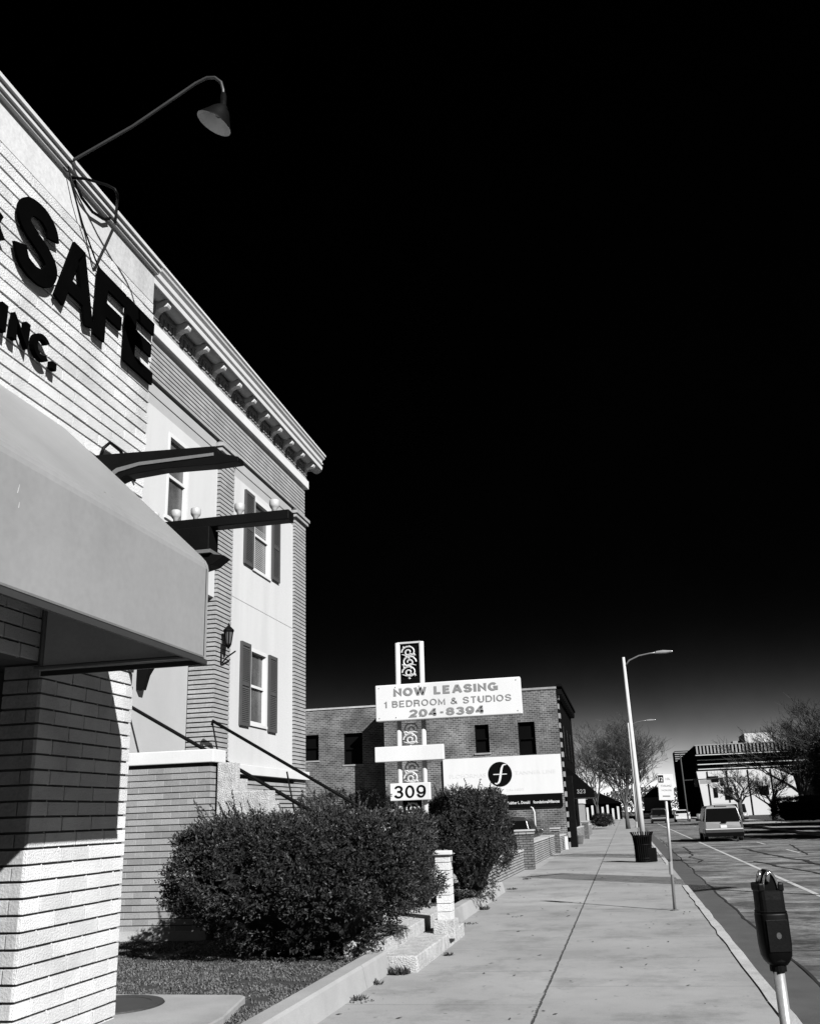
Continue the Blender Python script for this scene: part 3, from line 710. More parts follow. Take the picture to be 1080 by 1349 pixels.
# rounded soffit cushions between brackets
for k in range(12):
    ya = 19.88 - .76 * k + .15; prf = [(X2 + .06, 9.691)] + [(X2 + .06 + .23 * t / 6, 9.69 - .055 * math.sin(math.pi * t / 6)) for t in range(1, 6)] + [(X2 + .29, 9.691)]
    MB().prism(prf, 'y', ya, ya + .55).build('soffit_panel', M['soffit'], b2)
def crown(prof_):  # profile pts (out, z); sweeps along Y then returns along the far end
    vs = []; fs = []; n = len(prof_)
    for (o, z) in prof_:
        vs.append((X2 + o, YN, z))
    for (o, z) in prof_: vs.append((X2 + o, YE + o, z))
    for (o, z) in prof_: vs.append((-17, YE + o, z))
    for s_ in range(2):
        for i in range(n - 1): fs.append((s_ * n + i, s_ * n + i + 1, (s_ + 1) * n + i + 1, (s_ + 1) * n + i))
    return MB().add(vs, fs)
crown([(.30, 9.69), (.33, 9.66), (.35, 9.66), (.36, 9.74), (.335, 9.75), (.335, 9.785), (.37, 9.80), (.375, 9.83), (.35, 9.84), (.36, 9.90), (.40, 9.94), (.41, 9.97), (.385, 9.98), (.385, 9.995), (.43, 10.01), (.43, 10.05), (.0, 10.07)]).build('crown_moulding', M['trim_white'], b2)
B(-17, X2 + .0, YN, YE, 9.73, 10.06).build('roof', M['roof_dark'], b2)
# windows
def sash(parent, x, ya, yb, za, zb, blind=False, split=.5):
    w = MB().box(x - .08, x + .015, ya, ya + .05, za, zb).box(x - .08, x + .015, yb - .05, yb, za, zb).box(x - .08, x + .015, ya + .05, yb - .05, zb - .07, zb).box(x - .08, x + .03, ya - .04, yb + .04, za - .05, za)
    win = w.build('window', M['trim_white'], parent)
    zm = za + (zb - za) * split
    s_ = MB()
    s_.box(x - .05, x - .02, ya + .05, yb - .05, zm - .03, zm + .02)
    s_.box(x - .06, x - .025, ya + .05, ya + .08, za, zb - .07).box(x - .06, x - .025, yb - .08, yb - .05, za, zb - .07).box(x - .06, x - .025, ya + .08, yb - .08, za, za + .05)
    s_.build('sash', M['trim_white'], win)
    B(x - .075, x - .062, ya + .05, yb - .05, za, zb - .05).build('pane', M['pane_grey'], win)
    if blind:
        bl = MB()
        for i in range(22): bl.box(x - .0615, x - .0607, ya + .12, yb - .12, za + .06 + i * .04, za + .085 + i * .04)
        bl.build('blind', M['blind'], win)
    return win
sash(b2, X2, *wins[0]); sash(b2, X2, *wins[1], blind=True); sash(b2, X2, *wins[2])
def shutter(ya, yb, za, zb):
    mb = MB().box(X2, X2 + .028, ya, yb, za, zb)
    zs = [za, za + .07, (za + zb) / 2 - .04, (za + zb) / 2 + .04, zb - .07, zb]
    for a, b_ in ((zs[0], zs[1]), (zs[2], zs[3]), (zs[4], zs[5])): mb.box(X2 + .028, X2 + .045, ya, yb, a, b_)
    for a, b_ in ((zs[1], zs[2]), (zs[3], zs[4])):
        mb.box(X2 + .028, X2 + .045, ya, ya + .06, a, b_).box(X2 + .028, X2 + .045, yb - .06, yb, a, b_)
        z = a + .01
        while z < b_ - .03: mb.prism([(X2 + .029, z), (X2 + .042, z), (X2 + .029, z + .03)], 'y', ya + .06, yb - .06); z += .035
    mb.build('shutter', M['shutter'], b2)
for a in ((16.42, 16.88, 6.36, 7.86), (17.95, 18.39, 6.40, 7.84), (16.36, 16.82, 3.30, 4.84), (17.83, 18.28, 3.29, 4.80)): shutter(*a)
# porch podium
pd = thing('porch_podium', (-6.3, 12.7, .1), 'brick porch wall with a thick white cap beyond the pier', 'wall')
mb = MB()
for k in range(2, 28): mb.box(-10, -5.56 + rnd.uniform(-.002, .002), 12.6 + rnd.uniform(0, .004), 12.8, k * .085 + .004, k * .085 + .085 - .009)
mb.build('brick_face', M['podium_brick'], pd)
B(-10, -5.575, 12.612, 12.82, .1, 2.42).build('mortar_bed', M['joint2'], pd)
B(-10, -5.5, 12.55, 13.0, 2.422, 2.60).build('cap', M['trim_white'], pd, bevel=.012)
B(-10, -5.57, 12.83, 13.0, .1, 2.42).build('core', M['rough_stone'], pd)
B(-10, -5.54, 12.57, 12.76, .1, .27).build('footing', M['curb_white'], pd)
# lantern on the pier
ln = thing('wall_lantern', (X2 + .2, 15.6, 4.4), 'small black carriage lantern hung on the brick pier beside the lower window', 'lantern')
lx, ly = X2 + .20, 15.34
MB().lathe([(0, 4.97), (.015, 4.96), (.02, 4.92), (.07, 4.87), (.1, 4.84), (.1, 4.82), (0, 4.82)], n=8, cx=lx, cy=ly).build('cap', M['black_metal'], ln)
cgl = MB()
for k in range(6):
    t = k * math.pi / 3; cgl.tube([(lx + .085 * math.cos(t), ly + .085 * math.sin(t), 4.82), (lx + .05 * math.cos(t), ly + .05 * math.sin(t), 4.58)], .008, 5)
cgl.lathe([(.05, 4.6), (.055, 4.58), (.03, 4.54), (0, 4.5)], n=8, cx=lx, cy=ly)
cgl.build('cage', M['black_metal'], ln)
MB().lathe([(.07, 4.81), (.04, 4.6), (0, 4.59)], n=8, cx=lx, cy=ly).build('glass', M['pane_grey'], ln)
MB().tube([(X2 + .06, 15.34, 4.3), (X2 + .1, 15.34, 4.28), (X2 + .17, 15.34, 4.36), (lx, 15.66, 4.52)], .014, 6).tube([(X2 + .07, 15.34, 4.25), (X2 + .07, 15.34, 4.6)], .02, 6).build('bracket', M['black_metal'], ln)
# hopper and downpipe by the porch
dp = thing('downspout', (-7.0, 13.4, 2.6), 'dark rain hopper and bent pipe at the porch wall above the handrail', 'downspout')
MB().prism([(-7.26, 3.95), (-6.88, 3.95), (-6.96, 3.82), (-7.02, 3.6), (-7.12, 3.6), (-7.14, 3.82)], 'y', 13.3, 13.42).build('hopper', M['black_metal'], dp)
MB().tube([(-7.2, 13.1, 3.9), (-7.12, 13.1, 3.6), (-7.1, 13.1, 3.35)], .02, 6).build('pipe', M['black_metal'], dp)

# ================================================================== PYLON SIGN
YP = 15.5
py = thing('pylon_sign', (-3.3, YP, .1), 'white two-post pylon sign with iron scrollwork carrying the NOW LEASING board', 'sign')
for (xa, xt) in ((-3.56, -3.50), (-3.14, -3.09)):
    MB().tube([(xa, YP, .1), (xt, YP, 4.42)], .042, 14).build('post', M['pole_white'], py, smooth=True)
B(-3.5, -3.1, YP - .02, YP + .02, 4.40, 4.43).build('top_bar', M['pole_white'], py)
def scroll(z0, z1, cx):
    mb = MB(); r0 = random.Random(int(z0 * 10)); n = max(1, round((z1 - z0) / .165)); h = (z1 - z0) / n
    for k in range(n):
        cz = z0 + h * (k + .5); sgn = 1 if k % 2 else -1
        pts = []
        for i in range(26):
            t = i / 25; a = t * 4.2 * math.pi * .75; rr = .02 + .105 * (1 - t)
            pts.append((cx + sgn * rr * math.cos(a), YP - .01, cz + rr * .85 * math.sin(a)))
        mb.tube(pts, .015, 5)
        for a in (0.6, 1.9, 3.4, 4.9):
            p = Vector((cx + sgn * .1 * math.cos(a), YP - .01, cz + .1 * math.sin(a))); q = p + Vector((.04 * math.cos(a + 1.2), 0, .05 * math.sin(a + 1.2)))
            mb.tube([p, p.lerp(q, .5) + Vector((0, -.004, 0)), q], [.01, .018, .004], 5)
        mb.tube([(cx - .12, YP - .01, cz - h * .2), (cx - .05, YP - .01, cz - h * .35), (cx + .03, YP - .01, cz - h * .2), (cx + .12, YP - .01, cz - h * .35)], [.006, .014, .014, .006], 5)
    return mb
for (a, b_, cx) in ((3.83, 4.34, -3.31), (2.73, 3.06, -3.325), (2.12, 2.44, -3.335), (1.42, 1.82, -3.345), (.9, 1.35, -3.35)):
    B(cx - .16, cx + .16, YP + .01, YP + .02, a - .02, b_ + .04).build('backing_panel', M['black'], py) if a > 3.5 or a < 1.9 else None
    scroll(a, b_, cx).build('scrollwork', M['pole_white'], py)
ba = B(-3.86, -1.45, YP - .20, YP - .06, 3.11, 3.70).build('leasing_board', M['sign_white'], py, bevel=.015)
for bx in (-3.8, -3.52, -3.12, -1.52):
    for bz in (3.16, 3.65): MB().lathe([(0, .004), (.009, .004), (.01, 0)], Matrix.Translation((bx, YP - .2, bz)) @ Matrix.Rotation(R(90), 4, 'X'), 8).build('bolt', M['grey_metal'], ba)
yt = YP - .203
text2('NOW LEASING', .31, face_y(-2.68, yt, 3.50), M['sign_grey'], ba, 1.74, .135, gap=.16, space=.7)
text2('1 BEDROOM & STUDIOS', .17, face_y(-2.66, yt, 3.325), M['sign_grey'], ba, 2.1, .105, gap=.2, space=.55)
text2('204-8394', .28, face_y(-2.69, yt, 3.15), M['sign_grey'], ba, 1.24, .125, gap=.14)
B(-3.90, -2.76, YP - .17, YP - .055, 2.465, 2.705).build('blank_board', M['sign_white'], py, bevel=.01)
nb = B(-3.67, -3.01, YP - .13, YP - .05, 1.855, 2.125).build('number_board', M['sign_white'], py, bevel=.008)
text2('309', .17, face_y(-3.34, YP - .134, 1.892), M['black'], nb, .52, .195, gap=.17)

# ================================================================== FOLIAGE
def hedge(name, cx, cy, zb, hx, hy, hz, n, seed, label, cat='hedge', m=None, leaf=.04, shoots=0, grp=None, lump=.14, expo=3.4, under=.12, core=None, taper=.0):
    r = random.Random(seed); vs = []; fs = []
    t = thing(name, (cx, cy, zb), label, cat, grp)
    def surf(d):
        s_ = (abs(d.x) ** expo + abs(d.y) ** expo + abs(d.z) ** expo) ** (-1 / expo)
        k = 1 + lump * noise.noise(Vector((d.x * 2.1 * max(hx, .6) + seed, d.y * 2.1, d.z * 2.1))) + lump * .6 * noise.noise(Vector((d.x * 5 * max(hx, .6), d.y * 5 + seed, d.z * 5)))
        p = d * s_ * k
        w = 1 - taper * min(1, max(0, -p.z - .12) / .6)
        return Vector((p.x * hx * w, p.y * hy * w, p.z * hz))
    C_ = Vector((cx, cy, zb + hz))
    def leaf_q(p, d, L, W):
        s_ = d.cross(Vector((r.uniform(-1, 1), r.uniform(-1, 1), r.uniform(-1, 1))))
        if s_.length < 1e-3: return
        s_.normalize(); o = len(vs); q = p + d * L * .5
        vs.extend((p, q + s_ * W, p + d * L, q - s_ * W)); fs.append((o, o + 1, o + 2, o + 3))
    for _ in range(n):
        u = Vector((r.uniform(-1, 1), r.uniform(-1, 1), r.uniform(-1, 1)))
        m_ = max(abs(u.x), abs(u.y), abs(u.z)); ax_ = r.random()
        u = u / m_
        u.x *= 1
        d = Vector((u.x, u.y, u.z)).normalized()
        p = surf(d); clump = noise.noise(Vector((p.x * 4 + seed, p.y * 4, p.z * 4)))
        inn = 1 - abs(r.gauss(0, .05)) - max(0, -clump) * .34
        if p.z < -hz * (.36 + .22 * noise.noise(Vector((p.x * 2.2, p.y * 2.2, seed)))) and r.random() < .86: continue
        p = C_ + p * inn
        if p.z < zb + under * (1 + .8 * noise.noise(Vector((p.x * 3, p.y * 3, 0)))) * 2: continue
        a = (d * .8 + Vector((r.uniform(-.7, .7), r.uniform(-.7, .7), r.uniform(-.2, .9)))).normalized()
        L = leaf * r.uniform(1.3, 2.4)
        for j in range(7):
            b0 = p + a * L * j / 7
            dd = (a * .7 + Vector((r.uniform(-1, 1), r.uniform(-1, 1), r.uniform(-1, 1))) * .8).normalized()
            leaf_q(b0, dd, leaf * r.uniform(.6, 1.1), leaf * .15)
    for _ in range(shoots):
        x = cx + hx * r.uniform(-1, 1) * (1 if r.random() < .5 else 1) ; 
        if r.random() < .5: x = cx - hx * r.uniform(.45, 1.0)
        yy = cy + hy * r.uniform(-.8, .6)
        d0 = Vector(((x - cx) / hx, (yy - cy) / hy, 1.1)).normalized(); p = C_ + surf(d0) * .95
        a = (d0 + Vector((r.uniform(-.5, .3), r.uniform(-.3, .3), r.uniform(.3, .9)))).normalized(); L = r.uniform(.12, .38)
        for j in range(int(L * 170)):
            f_ = j / (L * 170); b0 = p + a * L * f_
            dd = (a * .9 + Vector((r.uniform(-1, 1), r.uniform(-1, 1), r.uniform(-1, 1))) * .7).normalized()
            leaf_q(b0, dd, leaf * r.uniform(.6, 1.) * (1.1 - .5 * f_), leaf * .14)
    mb = MB(); mb.add(vs, fs); mb.build('crown', m or M['leaf'], t)
    # near-black solid core; the hedge's inner shade is put into its colour
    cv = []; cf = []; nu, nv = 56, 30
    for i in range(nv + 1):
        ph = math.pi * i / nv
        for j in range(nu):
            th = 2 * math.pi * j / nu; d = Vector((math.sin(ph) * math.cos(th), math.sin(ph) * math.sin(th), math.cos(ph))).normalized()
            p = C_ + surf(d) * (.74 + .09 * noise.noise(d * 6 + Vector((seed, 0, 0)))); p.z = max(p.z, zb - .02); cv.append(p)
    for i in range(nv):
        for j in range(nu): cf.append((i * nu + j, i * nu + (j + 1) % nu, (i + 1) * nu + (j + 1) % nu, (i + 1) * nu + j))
    MB().add(cv, cf).build('shade_core', M['hedge_core'], t)
    return t
gh = 'clipped yew hedges'
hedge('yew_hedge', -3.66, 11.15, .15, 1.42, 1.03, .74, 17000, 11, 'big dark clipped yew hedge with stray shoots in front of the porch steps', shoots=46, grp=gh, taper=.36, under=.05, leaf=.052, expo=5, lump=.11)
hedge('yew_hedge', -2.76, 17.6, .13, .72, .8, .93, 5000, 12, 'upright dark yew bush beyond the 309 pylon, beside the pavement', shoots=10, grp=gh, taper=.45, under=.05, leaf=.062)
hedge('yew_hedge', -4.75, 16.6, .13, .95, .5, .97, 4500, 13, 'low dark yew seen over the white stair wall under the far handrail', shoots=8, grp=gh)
hedge('round_shrub', -2.15, 92, 0, .95, .95, .6, 1200, 14, 'round dark shrub far along the pavement by the low walls', 'shrub', M['leaf_dark'], leaf=.12, expo=2.2)
# weeds
def weeds(spots, seed):
    r = random.Random(seed); vs = []; fs = []
    for (x, y, rad, n, h) in spots:
        for _ in range(n):
            a = r.uniform(0, 6.28); q = rad * math.sqrt(r.random()); p = Vector((x + q * math.cos(a), y + q * math.sin(a), .0))
            d = Vector((r.uniform(-.8, .8), r.uniform(-.8, .8), r.uniform(.2, 1))).normalized(); L = h * r.uniform(.4, 1); s_ = d.cross(Vector((0, 0, 1))).normalized() * .007
            o = len(vs); vs += [p - s_, p + s_, p + d * L * .6 + s_ * 1.5, p + d * L]; fs.append((o, o + 1, o + 2, o + 3))
    return MB().add(vs, fs)
tag(weeds([(-2.55, 10.86, .12, 240, .1), (-2.62, 10.2, .05, 40, .07), (-2.25, 12.2, .06, 50, .05), (-2.62, 15.2, .08, 90, .09), (-2.5, 15.6, .12, 50, .03), (-2.6, 17.8, .1, 90, .09), (-2.62, 9.4, .1, 80, .05), (-2.55, 9.3, .12, 40, .02),
           (-2.5, 13.0, .06, 60, .1), (-2.62, 22.3, .12, 70, .05), (-2.6, 25.5, .1, 60, .06), (-1.9, 16.5, .08, 14, .02)], 5).build('weeds', M['weed']), 'small dark weeds sprouting where the pavement meets curb and step', 'weeds', kind='stuff')
# pavement debris
mb = MB(); r = random.Random(77)
for _ in range(130):
    x = r.uniform(-2.6, .95); y = r.uniform(8, 30); s_ = r.uniform(.006, .022); a = r.uniform(0, 3.1)
    m4 = Matrix.Translation((x, y, .004)) @ Matrix.Rotation(a, 4, 'Z') @ Matrix.Rotation(r.uniform(-.4, .4), 4, 'X')
    mb.add([m4 @ Vector(q) for q in ((-s_ * 1.8, 0, 0), (0, -s_ * .7, .004), (s_ * 1.8, 0, .006), (0, s_ * .7, .003))], [(0, 1, 2, 3)])
tag(mb.build('leaf_litter', M['weed']), 'scattered dark dead leaves on the pavement', 'litter', kind='stuff')

# ================================================================== LOW BRICK WALLS AND PILLARS
def low_wall(x0, y0, x1, y1, h, th, label, capm='curb_white'):
    t = thing('low_brick_wall', (x0, y0, 0), label, 'wall', 'low brick walls along the pavement')
    d = Vector((x1 - x0, y1 - y0, 0)); L = d.length; ang = math.atan2(-d.x, d.y)
    m4 = Matrix.Translation((x0, y0, 0)) @ Matrix.Rotation(ang, 4, 'Z')
    MB().box(-th, 0, 0, L, -.05, h - .05, m4).build('brickwork', M['brick_low'], t)
    MB().box(-th - .02, .02, -.02, L, h - .048, h + .01, m4).build('cap', M[capm], t, bevel=.008)
    return t
low_wall(-3.24, 22.6, -3.08, 29.75, .56, .45, 'low brick wall nearest the second yew, before the first pillar')
low_wall(-3.05, 30.35, -2.92, 40.6, .70, .5, 'low brick wall with a broad pale cap between the first two pillars')
low_wall(-2.9, 41.4, -2.78, 46.0, .62, .4, 'short low brick wall ending at the dark brick building')
low_wall(-2.62, 52.5, -2.5, 59.6, .75, .3, 'low pale wall beyond the clay planter')
low_wall(-2.5, 61, -2.45, 72, .7, .3, 'farthest low wall beyond the last pillar')
B_ = low_wall(-7.9, 29.7, -3.3, 29.9, .98, .25, 'brick yard wall running back from the first pillar')
def pillar(x0, x1, y, h, label, w=.5):
    t = thing('brick_pillar', ((x0 + x1) / 2, y, 0), label, 'pillar', 'brick pillars along the pavement')
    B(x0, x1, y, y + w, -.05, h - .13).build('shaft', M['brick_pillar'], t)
    B(x0 - .05, x1 + .04, y - .04, y + w + .04, h - .128, h - .05).build('corbel', M['brick_low'], t)
    B(x0 - .06, x1 + .06, y - .06, y + w + .06, h - .048, h).build('cap', M['curb_white'], t, bevel=.008)
pillar(-3.27, -2.80, 29.8, 1.12, 'nearest brick pillar on the pavement edge, thickest and with corbelled top')
pillar(-3.04, -2.74, 40.8, .98, 'second brick pillar, just before the dark brick building', .45)
pillar(-2.62, -2.25, 59.9, 1.0, 'third small brick pillar beyond the clay planter', .45)
tagm(MB().lathe([(.17, 0), (.2, .1), (.23, .34), (.25, .36), (.25, .42), (.21, .42), (.19, .36), (0, .34)], n=16, cx=-2.42, cy=50.8), 'clay_planter', M['terracotta'], 'dark round planter pot standing beside the awning of the brick building', 'planter', smooth=False)
tagm(B(-2.73, -2.60, 44.2, 44.36, 0, .55), 'white_bollard', M['trim_white'], 'short white post at the corner of the dark brick building', 'bollard', bevel=.01)

# ================================================================== DARK BRICK BUILDING
b3 = thing('dark_brick_building', (-8, 50, 0), 'two storey dark brick building with small black windows beyond the leasing sign', 'building')
def wall_y(x0, x1, y0, y1, z0, z1, holes):
    mb = MB(); xs = sorted({x0, x1, *[h for q in holes for h in q[:2]]}); zs = sorted({z0, z1, *[h for q in holes for h in q[2:]]})
    for i in range(len(xs) - 1):
        for j in range(len(zs) - 1):
            cx = (xs[i] + xs[i + 1]) / 2; cz = (zs[j] + zs[j + 1]) / 2
            if any(q[0] < cx < q[1] and q[2] < cz < q[3] for q in holes): continue
            mb.box(xs[i], xs[i + 1], y0, y1, zs[j], zs[j + 1])
    return mb
hR = [(-6.72, -6.03, 4.40, 5.72), (-4.63, -3.82, 4.2, 5.74)]
hL = [(-15.95, -15.2, 4.55, 5.85), (-13.85, -12.85, 4.27, 5.84)]
wall_y(-11.2, -2.7, 46, 46.3, -.1, 7.22, hR).build('wall', M['brick3'], b3)
wall_y(-32, -11.21, 48, 48.3, -.1, 7.1, hL).build('wall', M['brick3'], b3)
B(-11.2, -2.71, 46.31, 59.5, -.1, 7.1).build('wing', M['brick3'], b3)
B(-32, -11.21, 48.31, 59.5, -.1, 7.0).build('rear_wing', M['brick3'], b3)
B(-11.24, -2.66, 45.96, 59.54, 7.222, 7.32).build('roof_coping', M['dentil'], b3)
B(-32, -11.25, 47.96, 59.54, 7.102, 7.19).build('roof_coping', M['curb_white'], b3)
for (a, b_, z0, z1), yy in [(q, 46) for q in hR] + [(q, 48) for q in hL]:
    w_ = MB().box(a, a + .07, yy + .08, yy + .16, z0, z1).box(b_ - .07, b_, yy + .08, yy + .16, z0, z1).box(a + .07, b_ - .07, yy + .08, yy + .16, z1 - .07, z1).box(a + .07, b_ - .07, yy + .08, yy + .16, z0, z0 + .07).box(a + .07, b_ - .07, yy + .1, yy + .15, (z0 + z1) / 2 - .03, (z0 + z1) / 2 + .03).build('window', M['black'], b3)
    B(a + .02, b_ - .02, yy + .2, yy + .22, z0, z1).build('pane', M['glass'], w_)
    B(a - .06, b_ + .06, yy - .05, yy + .05, z0 - .08, z0 - .002).build('sill', M['dentil'], b3)
# street side ornaments, their shade put into dark colours
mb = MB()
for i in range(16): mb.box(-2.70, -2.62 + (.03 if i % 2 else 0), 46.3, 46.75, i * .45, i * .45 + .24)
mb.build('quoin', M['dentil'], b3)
B(-2.70, -2.685, 46.3, 59.4, 0, 7.1).build('street_shade_facing', M['fin_dark'], b3)  # thin near-black sheet; the street side's shade is painted in
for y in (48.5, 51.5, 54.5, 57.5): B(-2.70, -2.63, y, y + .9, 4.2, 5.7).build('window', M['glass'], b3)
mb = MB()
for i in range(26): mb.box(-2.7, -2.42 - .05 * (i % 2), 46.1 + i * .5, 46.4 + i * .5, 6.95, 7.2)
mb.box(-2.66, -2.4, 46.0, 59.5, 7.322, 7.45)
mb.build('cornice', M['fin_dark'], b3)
# painted business board
sb = thing('business_sign', (-5.5, 45.9, 2.3), 'wide white board with a round black f emblem on the dark brick wall', 'sign')
bd = B(-8.32, -2.72, 45.88, 45.99, 2.42, 4.18).build('board', M['sign_white'], sb, bevel=.01)
MB().lathe([(0, .012), (.565, .012), (.565, -.002)], Matrix.Translation((-5.6, 45.878, 3.38)) @ Matrix.Rotation(R(90), 4, 'X'), 48).build('emblem', M['black'], bd)
fpts = [(-.27, -.40), (-.16, -.43), (-.06, -.34), (0.0, -.16), (.05, .08), (.10, .28), (.18, .41), (.32, .43)]
def smooth_pts(p, n=6):
    out = []
    for i in range(len(p) - 1):
        p0 = p[max(i - 1, 0)]; p1 = p[i]; p2 = p[i + 1]; p3 = p[min(i + 2, len(p) - 1)]
        for k in range(n):
            t = k / n; out.append(tuple(.5 * ((2 * b) + (-a + c_) * t + (2 * a - 5 * b + 4 * c_ - d) * t * t + (-a + 3 * b - 3 * c_ + d) * t ** 3) for a, b, c_, d in zip(p0, p1, p2, p3)))
    return out + [p[-1]]
fp = smooth_pts(fpts); mb = MB(); vs = []
for i, (x, z) in enumerate(fp):
    q = fp[min(i + 1, len(fp) - 1)]; p = fp[max(i - 1, 0)]; d = Vector((q[0] - p[0], q[1] - p[1])).normalized(); w = .052 * (.35 + .65 * math.sin(math.pi * i / (len(fp) - 1)))
    vs += [(-5.6 + x - d.y * w, 45.86, 3.38 + z + d.x * w), (-5.6 + x + d.y * w, 45.86, 3.38 + z - d.x * w)]
mb.add(vs, [(2 * i, 2 * i + 1, 2 * i + 3, 2 * i + 2) for i in range(len(fp) - 1)])
mb.box(-5.92, -5.28, 45.855, 45.862, 3.355, 3.395).build('emblem_letter', M['sign_white'], bd)
text('lettering', 'FLOFORMAS', .3, face_y(-7.15, 45.877, 3.28), M['sign_faint'], bd, .002, .0, width=1.75, height=.17)
text('lettering', 'TANNER LINE', .3, face_y(-3.95, 45.877, 3.32), M['sign_faint'], bd, .002, .0, width=1.9, height=.16)
text('lettering', '204-1000', .3, face_y(-4.95, 45.877, 2.6), M['sign_faint'], bd, .002, .0, width=.8, height=.1)
sp = thing('address_board', (-5.5, 45.9, 1.9), 'narrow black board with one white line of writing under the f sign', 'sign')
b_ = B(-8.3, -2.78, 45.9, 45.99, 1.83, 2.40).build('board', M['black'], sp)
text('lettering', 'Walther L. Donald    foundationalAlliances', .2, face_y(-4.15, 45.897, 2.0), M['sign_white'], b_, .002, .004, width=2.45, height=.13)
# entrance awning, 323
ea = thing('entrance_awning', (-2, 50, 2.2), 'black sloping entrance awning marked 323 on the brick building', 'awning')
MB().prism([(-2.69, 2.22), (-2.69, 3.75), (-1.42, 2.52), (-1.42, 2.22)], 'y', 49.5, 55).build('cover', M['black'], ea)
text2('323', .2, face_y(-2.05, 49.49, 2.42), M['fin_light'], ea, .42, .2)
tagm(MB().box(-2.66, -2.3, 46.8, 47.2, 0, 3.2), 'door_surround', M['black_metal'], 'tall black post at the doorway under the 323 awning', 'post', bevel=.02)
# thin pipe post by parked car
tagm(MB().tube([(-3.68, 41, 0), (-3.68, 41, 1.62), (-3.74, 41, 1.78), (-3.82, 41, 1.82)], .035, 8), 'vent_pipe', M['pole_white'], 'thin white standpipe with a hooked top behind the low walls', 'pipe', smooth=True)

# ================================================================== STREET FURNITURE
def street_lamp(x, y, label, H=6.85, lean=-.05):
    t = thing('street_lamp', (x, y, 0), label, 'street lamp', 'street lamps along the pavement')
    MB().tube([(x, y, .0), (x, y, .15), (x, y, .16), (x - .0, y, .5)], [.17, .17, .12, .11], 14).build('base', M['pole_white'], t, smooth=False)
    MB().tube([(x, y, .5), (x, y, 2.2), (x + lean * .4, y, H)], [.1, .085, .05], 14).build('pole', M['pole_white'], t, smooth=True)
    xt = x + lean * .4
    MB().tube([(xt, y, H - .35), (xt + .2, y, H - .12), (xt + .55, y, H + .02), (xt + .95, y, H + .08), (xt + 1.25, y, H + .1)], [.035, .03, .028, .026, .025], 8).build('arm', M['grey_metal'], t, smooth=True)
    hd = MB(); hd.prism([(xt + 1.12, H + .06), (xt + 1.15, H + .13), (xt + 1.4, H + .155), (xt + 1.72, H + .12), (xt + 1.76, H + .08), (xt + 1.5, H + .05)], 'y', y - .1, y + .1)
    hd.build('lamp_head', M['galv'], t, bevel=.02)
    return t
l1 = street_lamp(.5, 35, 'nearest tall white street lamp, rising behind the black litter bin')
copy_tree(l1, (.75, 63, 0), 'second street lamp along the pavement, beside the bare tree')
copy_tree(l1, (.9, 91, 0), 'farthest street lamp, small behind the bare tree')

bn = thing('litter_bin', (.43, 32.2, 0), 'black slatted litter bin on the pavement in front of the street lamp', 'bin')
mb = MB()
for k in range(26):
    a = 2 * math.pi * k / 26
    pts = [(.43 + rr * math.cos(a), 32.2 + rr * math.sin(a), z) for rr, z in ((.25, .06), (.255, .5), (.29, .78), (.35, .9))]
    mb.tube(pts, .022, 4)
for z, rr in ((.1, .262), (.5, .268), (.76, .295)): mb.lathe([(rr, z), (rr + .012, z + .02), (rr, z + .04)], n=26, cx=.43, cy=32.2)
mb.build('slats', M['black_metal'], bn)
MB().lathe([(0, .05), (.24, .05), (.25, .75), (.22, .75), (.2, .1)], n=22, cx=.43, cy=32.2).build('liner', M['black'], bn)
MB().lathe([(.27, .02), (.27, .06), (0, .06)], n=22, cx=.43, cy=32.2).build('foot', M['black_metal'], bn)
B(.55, .83, 32.0, 32.25, .02, .42).build('side_box', M['black_metal'], bn, bevel=.02)

# parking sign
ps = thing('parking_sign', (.64, 17.1, 0), 'white parking restriction sign on a thin steel pole at the pavement edge', 'sign')
MB().tube([(.63, 17.1, 0), (.70, 17.1, 2.1)], .026, 10).build('pole', M['galv'], ps, smooth=True)
MB().lathe([(.07, 0), (.07, .01), (.03, .02)], n=12, cx=.63, cy=17.1).build('foot', M['grey_metal'], ps)
MB().tube([(.64, 17.1, .55), (.645, 17.1, .75)], .034, 10).build('sleeve', M['galv'], ps)
pm = Matrix.Translation((.70, 17.065, 1.72)) @ Matrix.Rotation(R(2), 4, 'Y')
pl = MB().box(-.125, .125, -.006, 0, 0, .42, pm).build('plate', M['sign_white'], ps, bevel=.004)
MB().box(-.115, -.03, -.0085, -.006, .285, .405, pm).build('symbol_patch', M['black'], pl)
def ptxt(body, x, z, w, h, m, ex=.0): text('lettering', body, .1, pm @ face_y(x, -.0095, z), M[m], pl, .0008, ex, width=w, height=h)
ptxt('12', -.072, .305, .06, .07, 'sign_white', .002)
ptxt('HR', .045, .33, .07, .035, 'sign_faint'); ptxt('PARKING', .01, .22, .17, .03, 'sign_faint'); ptxt('MON-FRI', .01, .15, .16, .025, 'sign_faint')
MB().box(-.06, .06, -.0085, -.006, .055, .075, pm).build('bar', M['sign_grey'], pl)

